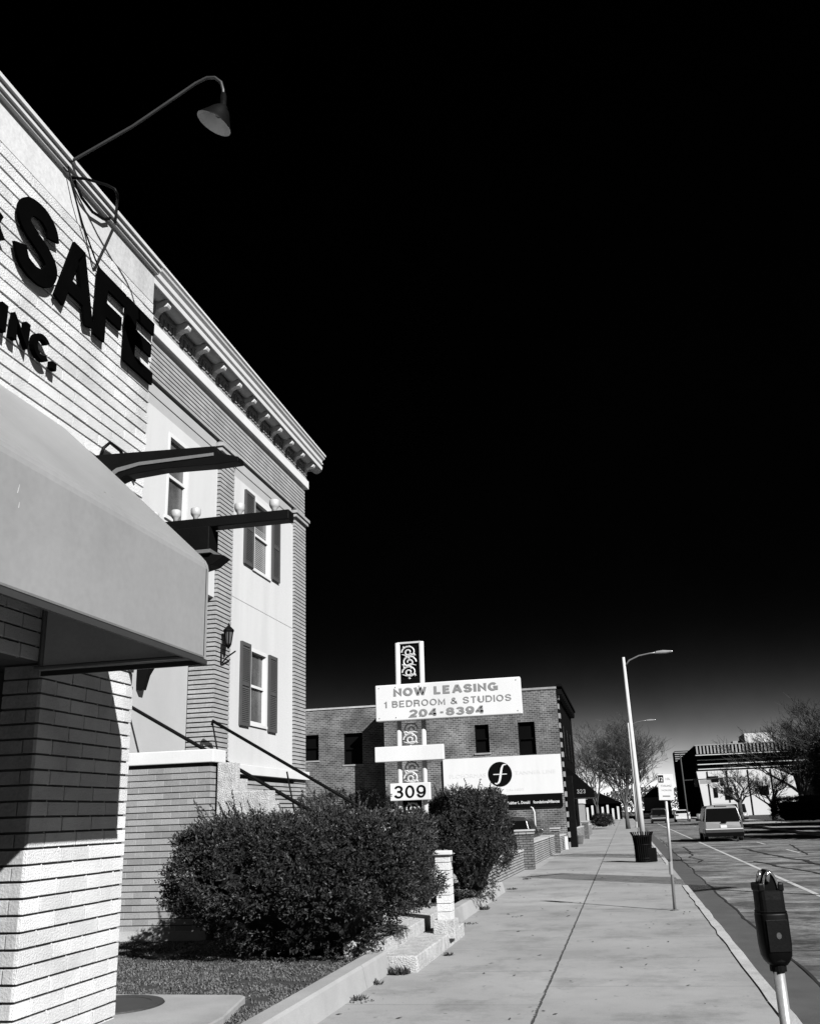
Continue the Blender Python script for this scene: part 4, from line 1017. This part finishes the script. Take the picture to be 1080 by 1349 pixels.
# parking meter
mx, my = .635, 5.2
pmt = thing('parking_meter', (mx, my, 0), 'black parking meter head on a bright steel pole at the kerb', 'parking meter')
lean = Matrix.Translation((mx, my, 0)) @ Matrix.Rotation(R(.3), 4, 'Y') @ Matrix.Rotation(R(14), 4, 'Z') @ Matrix.Diagonal((.86, .9, 1, 1))
def L4(mb, mtx):
    mb.v = [tuple(mtx @ Vector(v)) for v in mb.v]; return mb
L4(MB().tube([(0, 0, 0), (0, 0, .9)], .031, 20), lean).build('pole', M['galv'], pmt, smooth=True)
L4(MB().lathe([(.045, .84), (.045, .87), (.06, .885), (.06, .90)], n=16), lean).build('collar', M['black_metal'], pmt)
def rbox(prof_, w0):
    """stack of rounded rectangles: (z, half width x, half depth y)"""
    vs = []; fs = []; n = 20
    for (z, a, b_) in prof_:
        for k in range(n):
            t = 2 * math.pi * k / n; c_, s_ = math.cos(t), math.sin(t); e = .45
            vs.append((a * math.copysign(abs(c_) ** e, c_), b_ * math.copysign(abs(s_) ** e, s_), z))
    for i in range(len(prof_) - 1):
        for k in range(n): fs.append((i * n + k, i * n + (k + 1) % n, (i + 1) * n + (k + 1) % n, (i + 1) * n + k))
    fs += [tuple(range(n))[::-1], tuple(range((len(prof_) - 1) * n, len(prof_) * n))]
    return MB().add(vs, fs)
L4(rbox([(.868, .045, .045), (.885, .062, .055), (.91, .075, .066), (.96, .081, .07), (1.09, .081, .07), (1.10, .078, .067)], 0), lean).build('vault', M['black'], pmt, smooth=True)
L4(rbox([(1.10, .074, .064), (1.105, .08, .069), (1.11, .074, .064), (1.16, .074, .063), (1.195, .074, .06), (1.2, .07, .055)], 0), lean).build('housing', M['black_metal'], pmt, smooth=False)
# U shaped shoulders, dome, lens frames
hs = MB()
for sx in (-1, 1): hs.box(sx * .056 - .018, sx * .056 + .018, -.058, .058, 1.195, 1.235)
L4(hs, lean).build('shoulders', M['black_metal'], pmt, bevel=.008)
dome = MB(); vs = []; fs = []; n = 18
for i, yy in enumerate((-.042, -.03, 0, .03, .042)):
    for k in range(n + 1):
        t = math.pi * k / n; rr = (.05 if abs(yy) < .04 else .044)
        vs.append((rr * math.cos(t), yy, 1.2 + (.095 if abs(yy) < .04 else .085) * math.sin(t)))
for i in range(4):
    for k in range(n): fs.append((i * (n + 1) + k, i * (n + 1) + k + 1, (i + 1) * (n + 1) + k + 1, (i + 1) * (n + 1) + k))
fs += [tuple(range(n + 1)), tuple(range(4 * (n + 1), 5 * (n + 1)))[::-1]]
L4(MB().add(vs, fs), lean).build('dome', M['black'], pmt, smooth=False)
for yy in (-.046, .046):
    arc = [(.043 * math.cos(math.pi * k / 14), yy, 1.2 + .082 * math.sin(math.pi * k / 14)) for k in range(15)]
    L4(MB().tube(arc, .007, 6), lean).build('lens_rim', M['chrome'], pmt, smooth=True)
L4(MB().tube([(-.05, -.02, 1.235), (-.048, -.02, 1.27), (-.035, -.018, 1.29)], [.012, .015, .009], 8).tube([(-.012, -.05, 1.24), (-.01, -.052, 1.275), (-.004, -.048, 1.292)], [.012, .014, .008], 8), lean).build('coin_handle', M['chrome'], pmt, smooth=True)
L4(MB().box(-.06, .06, -.0715, -.0695, .93, 1.07), lean).build('vault_door', M['black_metal'], pmt, bevel=.004)
L4(MB().lathe([(0, .003), (.014, .003), (.016, 0)], Matrix.Translation((0, -.0715, 1.0)) @ Matrix.Rotation(R(90), 4, 'X'), 12), lean).build('lock', M['dark_metal'], pmt)

# slatted panels added out of view to throw shade bands across the pavement
def shade_caster(x, y, label):
    t = thing('unseen_shade_caster', (x, y, 0), label, 'sign', 'added shade casters')
    MB().tube([(x, y, 0), (x, y, 8.2)], .07, 10).build('pole', M['grey_metal'], t)
    m4 = Matrix.Translation((x, y, 0)) @ Matrix.Rotation(R(46), 4, 'Z')
    mb = MB()
    for k in range(11): mb.box(-.78 + k * .15, -.70 + k * .15, -.05, .05, 8.1, 11.9, m4)
    mb.box(-.8, .82, -.04, .04, 8.1, 8.2, m4).box(-.8, .82, -.04, .04, 11.8, 11.9, m4)
    mb.build('panel', M['sign_white'], t)
    return t
ts = shade_caster(10.9, 14.3, 'unseen slatted shade caster added on a pole across the street, nearest the camera')
copy_tree(ts, (10.7, 26.7, 0), 'unseen slatted shade caster added on a pole across the street, farther off')

# ================================================================== VEHICLES
def wheel(parent, x, y, r_=.33, w=.2):
    m4 = Matrix.Translation((x, y, r_ - .15)) @ Matrix.Rotation(R(90), 4, 'Y')
    t = MB().lathe([(r_ * .6, -w / 2), (r_ * .92, -w / 2), (r_, -w / 2 + .03), (r_, w / 2 - .03), (r_ * .92, w / 2), (r_ * .6, w / 2)], m4, 20).build('wheel', M['rubber'], parent, smooth=False)
    MB().lathe([(0, -w / 2 + .04), (r_ * .3, -w / 2 + .03), (r_ * .6, -w / 2 + .01), (r_ * .6, w / 2 - .01), (r_ * .3, w / 2 - .03), (0, w / 2 - .04)], m4, 20).build('rim', M['grey_metal'], t)
def car(x, y, label, paint, L, W, H, rear_slope, hood, belt=.95, rot=0, name='parked_car', cat='car', two_box=True, plate=True):
    """rear of the car at y, nose pointing +Y"""
    t = thing(name, (x, y, -.15), label, cat, None, rot)
    Wt = Matrix.Translation((x, y, -.15)) @ Matrix.Rotation(rot, 4, 'Z')
    hw = W / 2; zb = .28
    def ring(yy, top, inset=0, roofw=None, slope=0):
        rw = roofw if roofw else hw * .78
        pts = [(-hw + .1 + inset, zb), (-hw + inset, zb + .12), (-hw + inset, belt * .75), (-hw + .03 + inset, belt)]
        if top > belt + .05: pts += [(-rw - .03, top - .12), (-rw + .05, top - .02), (-rw * .5, top + .01)]
        else: pts += [(-hw + .06 + inset, belt), (-hw * .8, top), (-hw * .5, top + .01)]
        full = pts + [(-a, z) for a, z in pts[::-1]]
        return [Vector((a, yy + slope * max(0, (z - belt)) , z)) for a, z in full]
    tlow = belt + .02
    if two_box:   # van: rear hatch upright, roof, windscreen, short hood
        rings = [ring(.0, H - .04, .03, slope=rear_slope), ring(.12, H, 0, slope=rear_slope), ring(1.2, H + .02), ring(L - hood - .9, H), ring(L - hood, tlow + .06), ring(L - .25, tlow - .12, .04), ring(L, .7, .12)]
    else:
        rings = [ring(.0, tlow - .03, .04), ring(.12, tlow + .02, 0), ring(.75, tlow + .04), ring(1.35, H - .04), ring(2.1, H), ring(L - hood - .7, H - .03), ring(L - hood, tlow + .03), ring(L - .25, tlow - .1, .04), ring(L, .7, .12)]
    n = len(rings[0]); vs = [p for q in rings for p in q]; fs = []
    for i in range(len(rings) - 1):
        for k in range(n): fs.append((i * n + k, i * n + (k + 1) % n, (i + 1) * n + (k + 1) % n, (i + 1) * n + k))
    fs += [tuple(range(n)), tuple(range((len(rings) - 1) * n, len(rings) * n))[::-1]]
    L4(MB().add(vs, fs), Wt).build('body', paint, t, bevel=.03)
    rw = hw * .78
    def quad(name_, pts, m, par=t): 
        return L4(MB().add([Vector(p) for p in pts] + [Vector(p) + Vector((0, .01, 0)) for p in pts], [(0, 1, 2, 3), (7, 6, 5, 4), (0, 4, 5, 1), (1, 5, 6, 2), (2, 6, 7, 3), (3, 7, 4, 0)]), Wt).build(name_, m, par)
    if two_box:
        s_ = rear_slope
        quad('rear_window', [(-hw + .12, s_ * .04 - .022, belt + .04), (hw - .12, s_ * .04 - .022, belt + .04), (rw - .02, s_ * (H - .14 - belt) - .022, H - .14), (-rw + .02, s_ * (H - .14 - belt) - .022, H - .14)], M['glass'])
        for sx in (-1, 1):
            quad('tail_lamp', [(sx * (hw - .11), -.012, belt - .32), (sx * (hw - .0), -.012, belt - .32), (sx * (hw - .03), -.012, belt + .02), (sx * (hw - .11), -.012, belt + .02)], M['tail'])
            L4(MB().add([(sx * (hw + .004 - .0), .35, belt + .06), (sx * (hw + .004), L - hood - .7, belt + .06), (sx * (rw + .035), L - hood - 1.2, H - .14), (sx * (rw + .035), .55, H - .14)], [(0, 1, 2, 3)]), Wt).build('side_window', M['glass'], t)
        L4(MB().box(-hw + .02, hw - .02, -.12, .05, .42, .60), Wt).build('bumper', M['dark_metal'], t, bevel=.03)
        L4(MB().box(-hw + .05, hw - .05, -.006, .0, .62, .655), Wt).build('hatch_seam', M['black'], t)
        L4(MB().box(-hw + .06, hw - .06, -.14, -.05, .58, .64), Wt).build('bumper_trim', M['car_white'], t, bevel=.01)
        L4(MB().box(-hw + .03, hw - .03, -.09, .3, .24, .44), Wt).build('valance', M['black'], t)
        if plate:
            L4(MB().box(-.16, .16, -.03, -.005, .66, .80), Wt).build('number_plate', M['sign_white'], t)
        L4(MB().tube([(.02, -.03, belt + .02), (-.12, -.035, belt - .02)], .018, 6).box(-.1, .16, -.035, -.01, belt - .05, belt + .0), Wt).build('wiper', M['black'], t)
        L4(MB().box(-.3, .3, s_ * (H - belt) - .06, s_ * (H - belt) + .1, H - .035, H + .015), Wt).build('roof_spoiler', paint, t)
    else:
        quad('rear_window', [(-hw + .2, .74, tlow + .05), (hw - .2, .74, tlow + .05), (rw - .05, 1.24, H - .1), (-rw + .05, 1.24, H - .1)], M['glass'])
        for sx in (-1, 1):
            quad('tail_lamp', [(sx * (hw - .4), -.012, belt - .22), (sx * (hw - .06), -.012, belt - .22), (sx * (hw - .06), -.012, belt - .06), (sx * (hw - .4), -.012, belt - .06)], M['tail'])
        L4(MB().box(-hw + .03, hw - .03, -.1, .06, .34, .56), Wt).build('bumper', paint, t, bevel=.03)
        L4(MB().box(-.16, .16, -.12, -.1, .4, .52), Wt).build('number_plate', M['sign_faint'], t)
    # front
    quad('windscreen', [(-hw + .15, L - hood - .03, tlow + .1), (hw - .15, L - hood - .03, tlow + .1), (rw - .04, L - hood - .75, H - .06), (-rw + .04, L - hood - .75, H - .06)], M['glass'])
    for sx in (-1, 1):
        quad('headlamp', [(sx * (hw - .42), L - .02, .62), (sx * (hw - .13), L - .06, .62), (sx * (hw - .13), L - .06, .76), (sx * (hw - .42), L - .02, .76)], M['chrome'])
        L4(MB().box(sx * (hw + .02) - .03 * 1, sx * (hw + .02) + .13 * sx, L - hood - .5, L - hood - .42, belt + .03, belt + .17) if sx > 0 else MB().box(-(hw + .15), -(hw - .01), L - hood - .5, L - hood - .42, belt + .03, belt + .17), Wt).build('mirror', paint, t, bevel=.02)
    for yy in (.85, L - .95):
        for sx in (-1, 1):
            m4 = Wt @ Matrix.Translation((sx * (hw - .1), yy, .33)) @ Matrix.Rotation(R(90), 4, 'Y')
            w = MB().lathe([(.2, -.1), (.3, -.1), (.33, -.07), (.33, .07), (.3, .1), (.2, .1)], m4, 20).build('wheel', M['rubber'], t)
            MB().lathe([(0, -.07), (.1, -.08), (.2, -.1), (.2, .1), (.1, .08), (0, .07)], m4, 20).build('rim', M['grey_metal'], w)
    return t
car(4.86, 53.2, 'silver minivan driving away along the street, the largest vehicle', M['car_silver'], 4.7, 1.95, 1.76, .28, .9, name='minivan', cat='minivan')
car(6.85, 126, 'small white sedan far off in the next lane, seen from behind', M['car_white'], 4.5, 1.8, 1.45, 0, 1.3, belt=.95, name='sedan', two_box=False)
car(3.85, 120, 'dark car with a pale roof far down the street near the parking sign', M['car_dark'], 4.6, 1.85, 1.7, .2, 1.0, name='oncoming_car', plate=False)
car(-4.3, 36.0, 'dark car parked behind the low brick walls, half hidden by the yew', M['car_dark'], 4.6, 1.85, 1.62, .3, 1.1, name='parked_car', rot=R(0))
car(12.6, 112, 'white van parked beyond the minivan under the bare trees', M['car_white'], 5.0, 2.0, 2.0, .1, .9, name='parked_van', cat='van', rot=R(70))

car(3.6, 175, 'tiny pale car farthest down the street, beyond the dark one', M['car_white'], 4.5, 1.8, 1.45, 0, 1.3, belt=.95, name='sedan', two_box=False)
car(13.2, 128, 'dark car parked past the white van at the edge of the office lot', M['car_dark'], 4.5, 1.8, 1.5, 0, 1.3, belt=.95, name='sedan', two_box=False, rot=R(70))

# ================================================================== TREES
def bare_tree(name, x, y, z, H, spread, seed, label, trunk_h=1.9, r0=.16, levels=5, m='bark', fan=.5, twig=.012, lean=(0, 0), kids=(3, 4), gp='bare street trees', down=0., nb=6, outp=.18):
    t = thing(name, (x, y, z), label, 'tree', gp)
    r = random.Random(seed); tr = MB(); cr = MB()
    top = Vector((x + lean[0], y + lean[1], z + trunk_h))
    tr.tube([(x, y, z - .1), (x + lean[0] * .3, y + lean[1] * .3, z + trunk_h * .4), top], [r0 * 1.25, r0, r0 * .85], 9)
    tr.build('trunk', M[m], t, smooth=True)
    def grow(p, d, L, rad, lv):
        n = 4; pts = [p]; rs = [rad]; dd = d.copy()
        for i in range(n):
            dd = (dd + Vector((r.uniform(-1, 1), r.uniform(-1, 1), r.uniform(-.5, .9) * (1 - down))) * .17).normalized()
            pts.append(pts[-1] + dd * L / n); rs.append(max(twig * .6, rad * (1 - .5 * (i + 1) / n)))
        cr.tube(pts, rs, 5 if lv < 2 else 3, caps=False)
        if lv >= levels: return
        k = r.randint(*kids)
        for i in range(k):
            f_ = .35 + .65 * (i + r.random()) / k; j = min(n - 1, int(f_ * n)); q = pts[j].lerp(pts[j + 1], f_ * n - j)
            ax_ = Vector((r.uniform(-1, 1), r.uniform(-1, 1), r.uniform(-.25, .6))).normalized()
            nd = (dd * (1 - .45) + ax_ * (.45 + .2 * r.random())).normalized()
            out = Vector((q.x - x, q.y - y, 0)); 
            if out.length > .01: nd = (nd + out.normalized() * outp).normalized()
            grow(q, nd, L * r.uniform(.55, .8), max(twig, rad * .5), lv + 1)
    for i in range(nb):
        a = 2 * math.pi * (i + r.uniform(-.3, .3)) / nb; e = r.uniform(.25, 1.) * fan
        d = Vector((math.cos(a) * e, math.sin(a) * e, 1)).normalized() if i else Vector((.1, 0, 1)).normalized()
        base = Vector((x, y, z)).lerp(top, r.uniform(.72, 1)); grow(top if i % 2 == 0 else base, d, (H - trunk_h) * r.uniform(.42, .55), r0 * r.uniform(.4, .6), 1)
    cr.build('crown', M[m], t)
    return t
bare_tree('street_tree', .1, 86, 0, 8.9, 3, 27, 'bare spreading street tree on the pavement behind the white lamp poles', 1.9, .17, 6, fan=.62, kids=(3, 4), nb=11, outp=.0, lean=(-.06, 0), m='bark_pale', twig=.011)
bare_tree('street_tree', -3.2, 118, 0, 9.5, 3, 22, 'bare tree left of the pavement, behind the round shrub', 2.2, .2, 5, fan=1., nb=8, m='bark_pale', twig=.02)
bare_tree('street_tree', 1.6, 150, 0, 10.5, 3, 23, 'bare tree far down the pavement near the dark oncoming car', 2.2, .22, 5, fan=1., nb=8, m='bark', twig=.025)
g3 = 'bare trees before the office block'
bare_tree('crab_apple_tree', 10.9, 100, 0, 5.6, 3, 31, 'small spreading bare tree directly above the silver minivan', 1.9, .2, 5, fan=1.7, nb=7, gp=g3, down=.3, twig=.014)
bare_tree('crab_apple_tree', 14.0, 101, 0, 5.4, 3, 32, 'small bare tree in the middle of the white wall, its trunk forked', 1.5, .18, 5, fan=1.6, nb=7, gp=g3, down=.3, twig=.014)
bare_tree('bare_tree', 17.6, 100, 0, 10.2, 3, 33, 'tall bare tree leaning against the roofline of the office block', 2.4, .3, 6, fan=1.1, nb=8, gp=g3, lean=(-.9, 0), twig=.016)
bare_tree('bare_tree', 20.2, 98, 0, 10.5, 3, 34, 'tall bare tree at the right edge of the picture', 2.4, .28, 6, fan=1., nb=8, gp=g3, twig=.016)
hedge('evergreen_tree', 18.4, 82, 0, 3.7, 3, 3.6, 12000, 41, 'big black evergreen at the right edge beside the bare trees', 'tree', M['leaf_dark'], leaf=.2, expo=2.3, lump=.3, under=.3)
hedge('box_hedge', 14.2, 86, 0, 2.3, 1.2, .98, 3500, 42, 'long black clipped hedge in front of the white wall', 'hedge', M['leaf_dark'], leaf=.14, expo=6, lump=.08)
ge = 'evergreens shading the far side of the street'
for i, (x, y, hx, hz) in enumerate(((17.5, 62, 3.6, 4.6), (18, 50, 4.5, 5.0), (22, 72, 4, 5.2))):
    hedge('evergreen_tree', x, y, 0, hx, 3.6, hz, 4200, 50 + i, ['dense evergreen out of the picture that shades the road beyond the minivan', 'nearest dense evergreen beyond the right picture edge', 'farthest dense evergreen beyond the right picture edge'][i], 'tree', M['leaf_dark'], leaf=.26, expo=2.6, lump=.25, grp=ge, under=.2)
# distant tree mass
r = random.Random(9); vs = []; fs = []
for _ in range(26000):
    x = r.uniform(-60, 130); y = r.uniform(255, 300)
    top = 6.5 + 3.5 * noise.noise(Vector((x * .07, 3, 0))) + 1.5 * noise.noise(Vector((x * .3, 7, 0)))
    z = top * math.sqrt(r.random()) * .98; s_ = r.uniform(.25, .8)
    d = Vector((r.uniform(-1, 1), r.uniform(-1, 1), r.uniform(-1, 1))).normalized(); e = d.orthogonal().normalized() * s_ * .45
    p = Vector((x, y, z)); o = len(vs); vs += [p, p + d * s_ * .5 + e, p + d * s_, p + d * s_ * .5 - e]; fs.append((o, o + 1, o + 2, o + 3))
tag(MB().add(vs, fs).build('distant_trees', M['bark']), 'distant wood closing the end of the street', 'wood', kind='stuff')

# ================================================================== OFFICE BLOCK
ob = thing('office_block', (22, 170, 0), 'large office block with a ribbed roof band over a white lower wall', 'building')
YO = 165
B(12.2, 60, YO + .9, 232, 7.0, 10.9).build('upper_floor', M['dark'], ob)
B(12.9, 60, YO + 2.5, 229, 0, 7.0).build('rear_block', M['dark'], ob)
MB().prism([(12.7, -.1), (27.4, -.1), (26.7, 7.05), (12.0, 7.05)], 'y', YO + .6, YO + 2.4).build('lower_wall', M['wall_white'], ob)
mb = MB(); x = 12.3
while x < 60: mb.box(x, x + .27, YO - .25, YO + .2, 9.75, 11.05); x += .56
mb.build('roof_rib', M['fin_light'], ob)
B(12.15, 60, YO + .2, YO + .9, 9.6, 11.1).build('roof_band', M['fin_dark'], ob)
B(12.1, 60, YO - .3, YO + .9, 9.5, 9.62).build('roof_edge', M['wall_white'], ob)
B(12.1, 60, YO - .3, YO + .9, 11.06, 11.2).build('parapet', M['fin_light'], ob)
for z in (8.75, 8.05, 7.3):
    B(12.3, 60, YO + .5, YO + .9, z, z + .13).build('floor_band', M['wall_white'], ob)
mb = MB()
for x in (13.6, 16.6, 19.9, 23.4): mb.box(x, x + .12, YO + .45, YO + .6, -.1, 7.0)
mb.build('mullion', M['fin_dark'], ob)
for (a, b_, z0, z1) in ((14.3, 14.9, 2.9, 4.4), (16.0, 17.2, 2.5, 4.4), (13.5, 15.3, 5.3, 6.2), (21.5, 22.8, 3.0, 4.4)):
    B(a, b_, YO + .5, YO + .65, z0, z1).build('window', M['glass'], ob)
B(12.1, 12.19, YO + .9, 232, 0.0, 11.15).build('side_wall', M['fin_dark'], ob)
B(21.1, 25.6, YO + 8, YO + 16, 11.2, 13.2).build('penthouse', M['wall_white'], ob)
mb = MB().box(19.2, 21.0, YO + 9, YO + 12, 11.2, 12.1); mb.build('plant_room', M['fin_light'], ob)
b5 = thing('louvred_tower', (13.5, 240, 0), 'small dark building with a louvred top at the far corner of the office block', 'building')
B(12.9, 16.5, 240, 250, 0, 14.4).build('wall', M['fin_dark'], b5)
mb = MB()
for i in range(6): mb.box(12.85, 16.5, 239.85, 240, 11.5 + i * .5, 11.7 + i * .5)
mb.build('louvre', M['fin_light'], b5)
# far low buildings on the left
b6 = thing('pale_shop', (-8, 100, 0), 'low pale building far off beneath the 323 awning', 'building')
B(-16, -4.2, 100, 108, 0, 3.0).build('wall', M['fin_light'], b6)
B(-16.1, -4.1, 99.9, 108.1, 2.3, 3.05).build('fascia', M['wall_white'], b6)
for x in (-15, -11.5, -8): B(x, x + 2.6, 99.9, 100.05, .5, 1.9).build('window', M['glass'], b6)
b7 = thing('white_porch_house', (-5, 170, 0), 'far white house with porch columns at the end of the pavement', 'building')
B(-7.5, -.6, 172, 180, 0, 2.6).build('wall', M['dark'], b7)
for i in range(8): B(-7.3 + i * .85, -6.95 + i * .85, 170, 170.4, 0, 1.8 + .3 * ((i * 7) % 3)).build('column', M['wall_white'], b7)
MB().prism([(-7.8, 2.6), (-.3, 2.6), (-4, 4.4)], 'y', 169.8, 180).build('roof', M['dark'], b7)
b8 = thing('far_house', (5, 215, 0), 'far dark house closing the street behind the parking sign', 'building')
B(4.5, 10.5, 235, 245, 0, 4).build('wall', M['wall_white'], b8)
MB().prism([(4.2, 4), (10.8, 4), (7.5, 6.5)], 'y', 234.7, 245).build('roof', M['roof_dark'], b8)
# signal mast
sm = thing('signal_mast', (8.6, 120, 0), 'thin traffic signal mast with a hanging street sign before the office block', 'traffic signal')
MB().tube([(7.1, 120, 0), (7.05, 120, 7.6)], .09, 8).build('pole', M['dark_metal'], sm)
MB().tube([(7.05, 120, 4.6), (12.2, 120, 4.7)], .06, 6).build('mast_arm', M['dark_metal'], sm)
B(8.9, 10.2, 119.9, 119.95, 4.1, 4.55).build('street_sign', M['fin_light'], sm)
for x in (8.3, 11.2): B(x, x + .35, 119.8, 120.1, 3.8, 4.75).build('signal_head', M['black'], sm)

# ================================================================== LIGHT, SKY, CAMERA
el = R(33); hd = Vector((-.72, .69, 0)).normalized()
d = Vector((hd.x * math.cos(el), hd.y * math.cos(el), -math.sin(el)))
sun = bpy.data.lights.new('sun', 'SUN'); sun.energy = 5.0; sun.angle = R(.5); sun.color = (1, 1, 1)
so = bpy.data.objects.new('sun', sun); COL.objects.link(so); so.rotation_euler = d.to_track_quat('-Z', 'Y').to_euler()
w = bpy.data.worlds.new('World'); sc.world = w; w.use_nodes = True; nt = w.node_tree; nt.nodes.clear(); g = N(nt)
sky = g.n('ShaderNodeTexSky', sky_type='NISHITA'); sky.sun_disc = False; sky.sun_elevation = el
sky.sun_rotation = math.atan2(-hd.x, -hd.y)
sky.air_density = 1.; sky.dust_density = 1.5; sky.ozone_density = 1.5
sp_ = g.n('ShaderNodeSeparateColor'); g.l(sky.outputs[0], sp_.inputs[0])
tc = g.n('ShaderNodeTexCoord'); sx_ = g.n('ShaderNodeSeparateXYZ'); g.l(tc.outputs['Generated'], sx_.inputs[0])
z = g.m('MAXIMUM', sx_.outputs[2], 0.0)
fall = g.m('ADD', g.m('POWER', 2.718, g.m('MULTIPLY', z, -42.)), .0005)
toward = g.m('ADD', g.m('MULTIPLY', sx_.outputs[0], .30), g.m('MULTIPLY', sx_.outputs[1], .954))   # pale haze lies low down the street
az = g.remap(toward, .5, 1.0, .12, 1.0)
az = g.m('MULTIPLY', az, g.remap(g.noise(tc.outputs['Generated'], 5, 5, .6), .3, .7, .75, 1.25))
v = g.m('MULTIPLY', g.m('MULTIPLY', g.m('MULTIPLY', sp_.outputs[0], fall), g.m('MAXIMUM', az, .08)), 1.8)
cc = g.n('ShaderNodeCombineColor')
for i in range(3): g.l(v, cc.inputs[i])
bg = g.n('ShaderNodeBackground'); bg.inputs['Strength'].default_value = .15; g.l(cc.outputs[0], bg.inputs[0])
wo = g.n('ShaderNodeOutputWorld'); g.l(bg.outputs[0], wo.inputs[0])

cam = bpy.data.cameras.new('camera'); co = bpy.data.objects.new('camera', cam); COL.objects.link(co); sc.camera = co
Fp = 1236.56; c0 = Vector((540, 674.5)); vp1 = (823., 1066.); vpv = (400., -3130.)
Yc = Vector((vp1[0] - c0.x, -(vp1[1] - c0.y), -Fp)).normalized(); Zc = Vector((vpv[0] - c0.x, -(vpv[1] - c0.y), -Fp)).normalized()
Xc = Yc.cross(Zc).normalized(); Zc = Xc.cross(Yc)
Rm = Matrix((Xc, Yc, Zc))   # rows: world axes in camera space -> camera-to-world rotation
co.matrix_world = Matrix.Translation((0, 0, 1.6)) @ Rm.to_4x4()
cam.sensor_fit = 'VERTICAL'; cam.sensor_height = 36; cam.lens = 36 * Fp / 1349
sc.cycles.diffuse_bounces = 1
cam.clip_start = .05; cam.clip_end = 2000
sc.view_settings.view_transform = 'Standard'; sc.view_settings.look = 'None'; sc.view_settings.gamma = 1; sc.view_settings.exposure = 1.58
sc.render.resolution_x = 819; sc.render.resolution_y = 1024
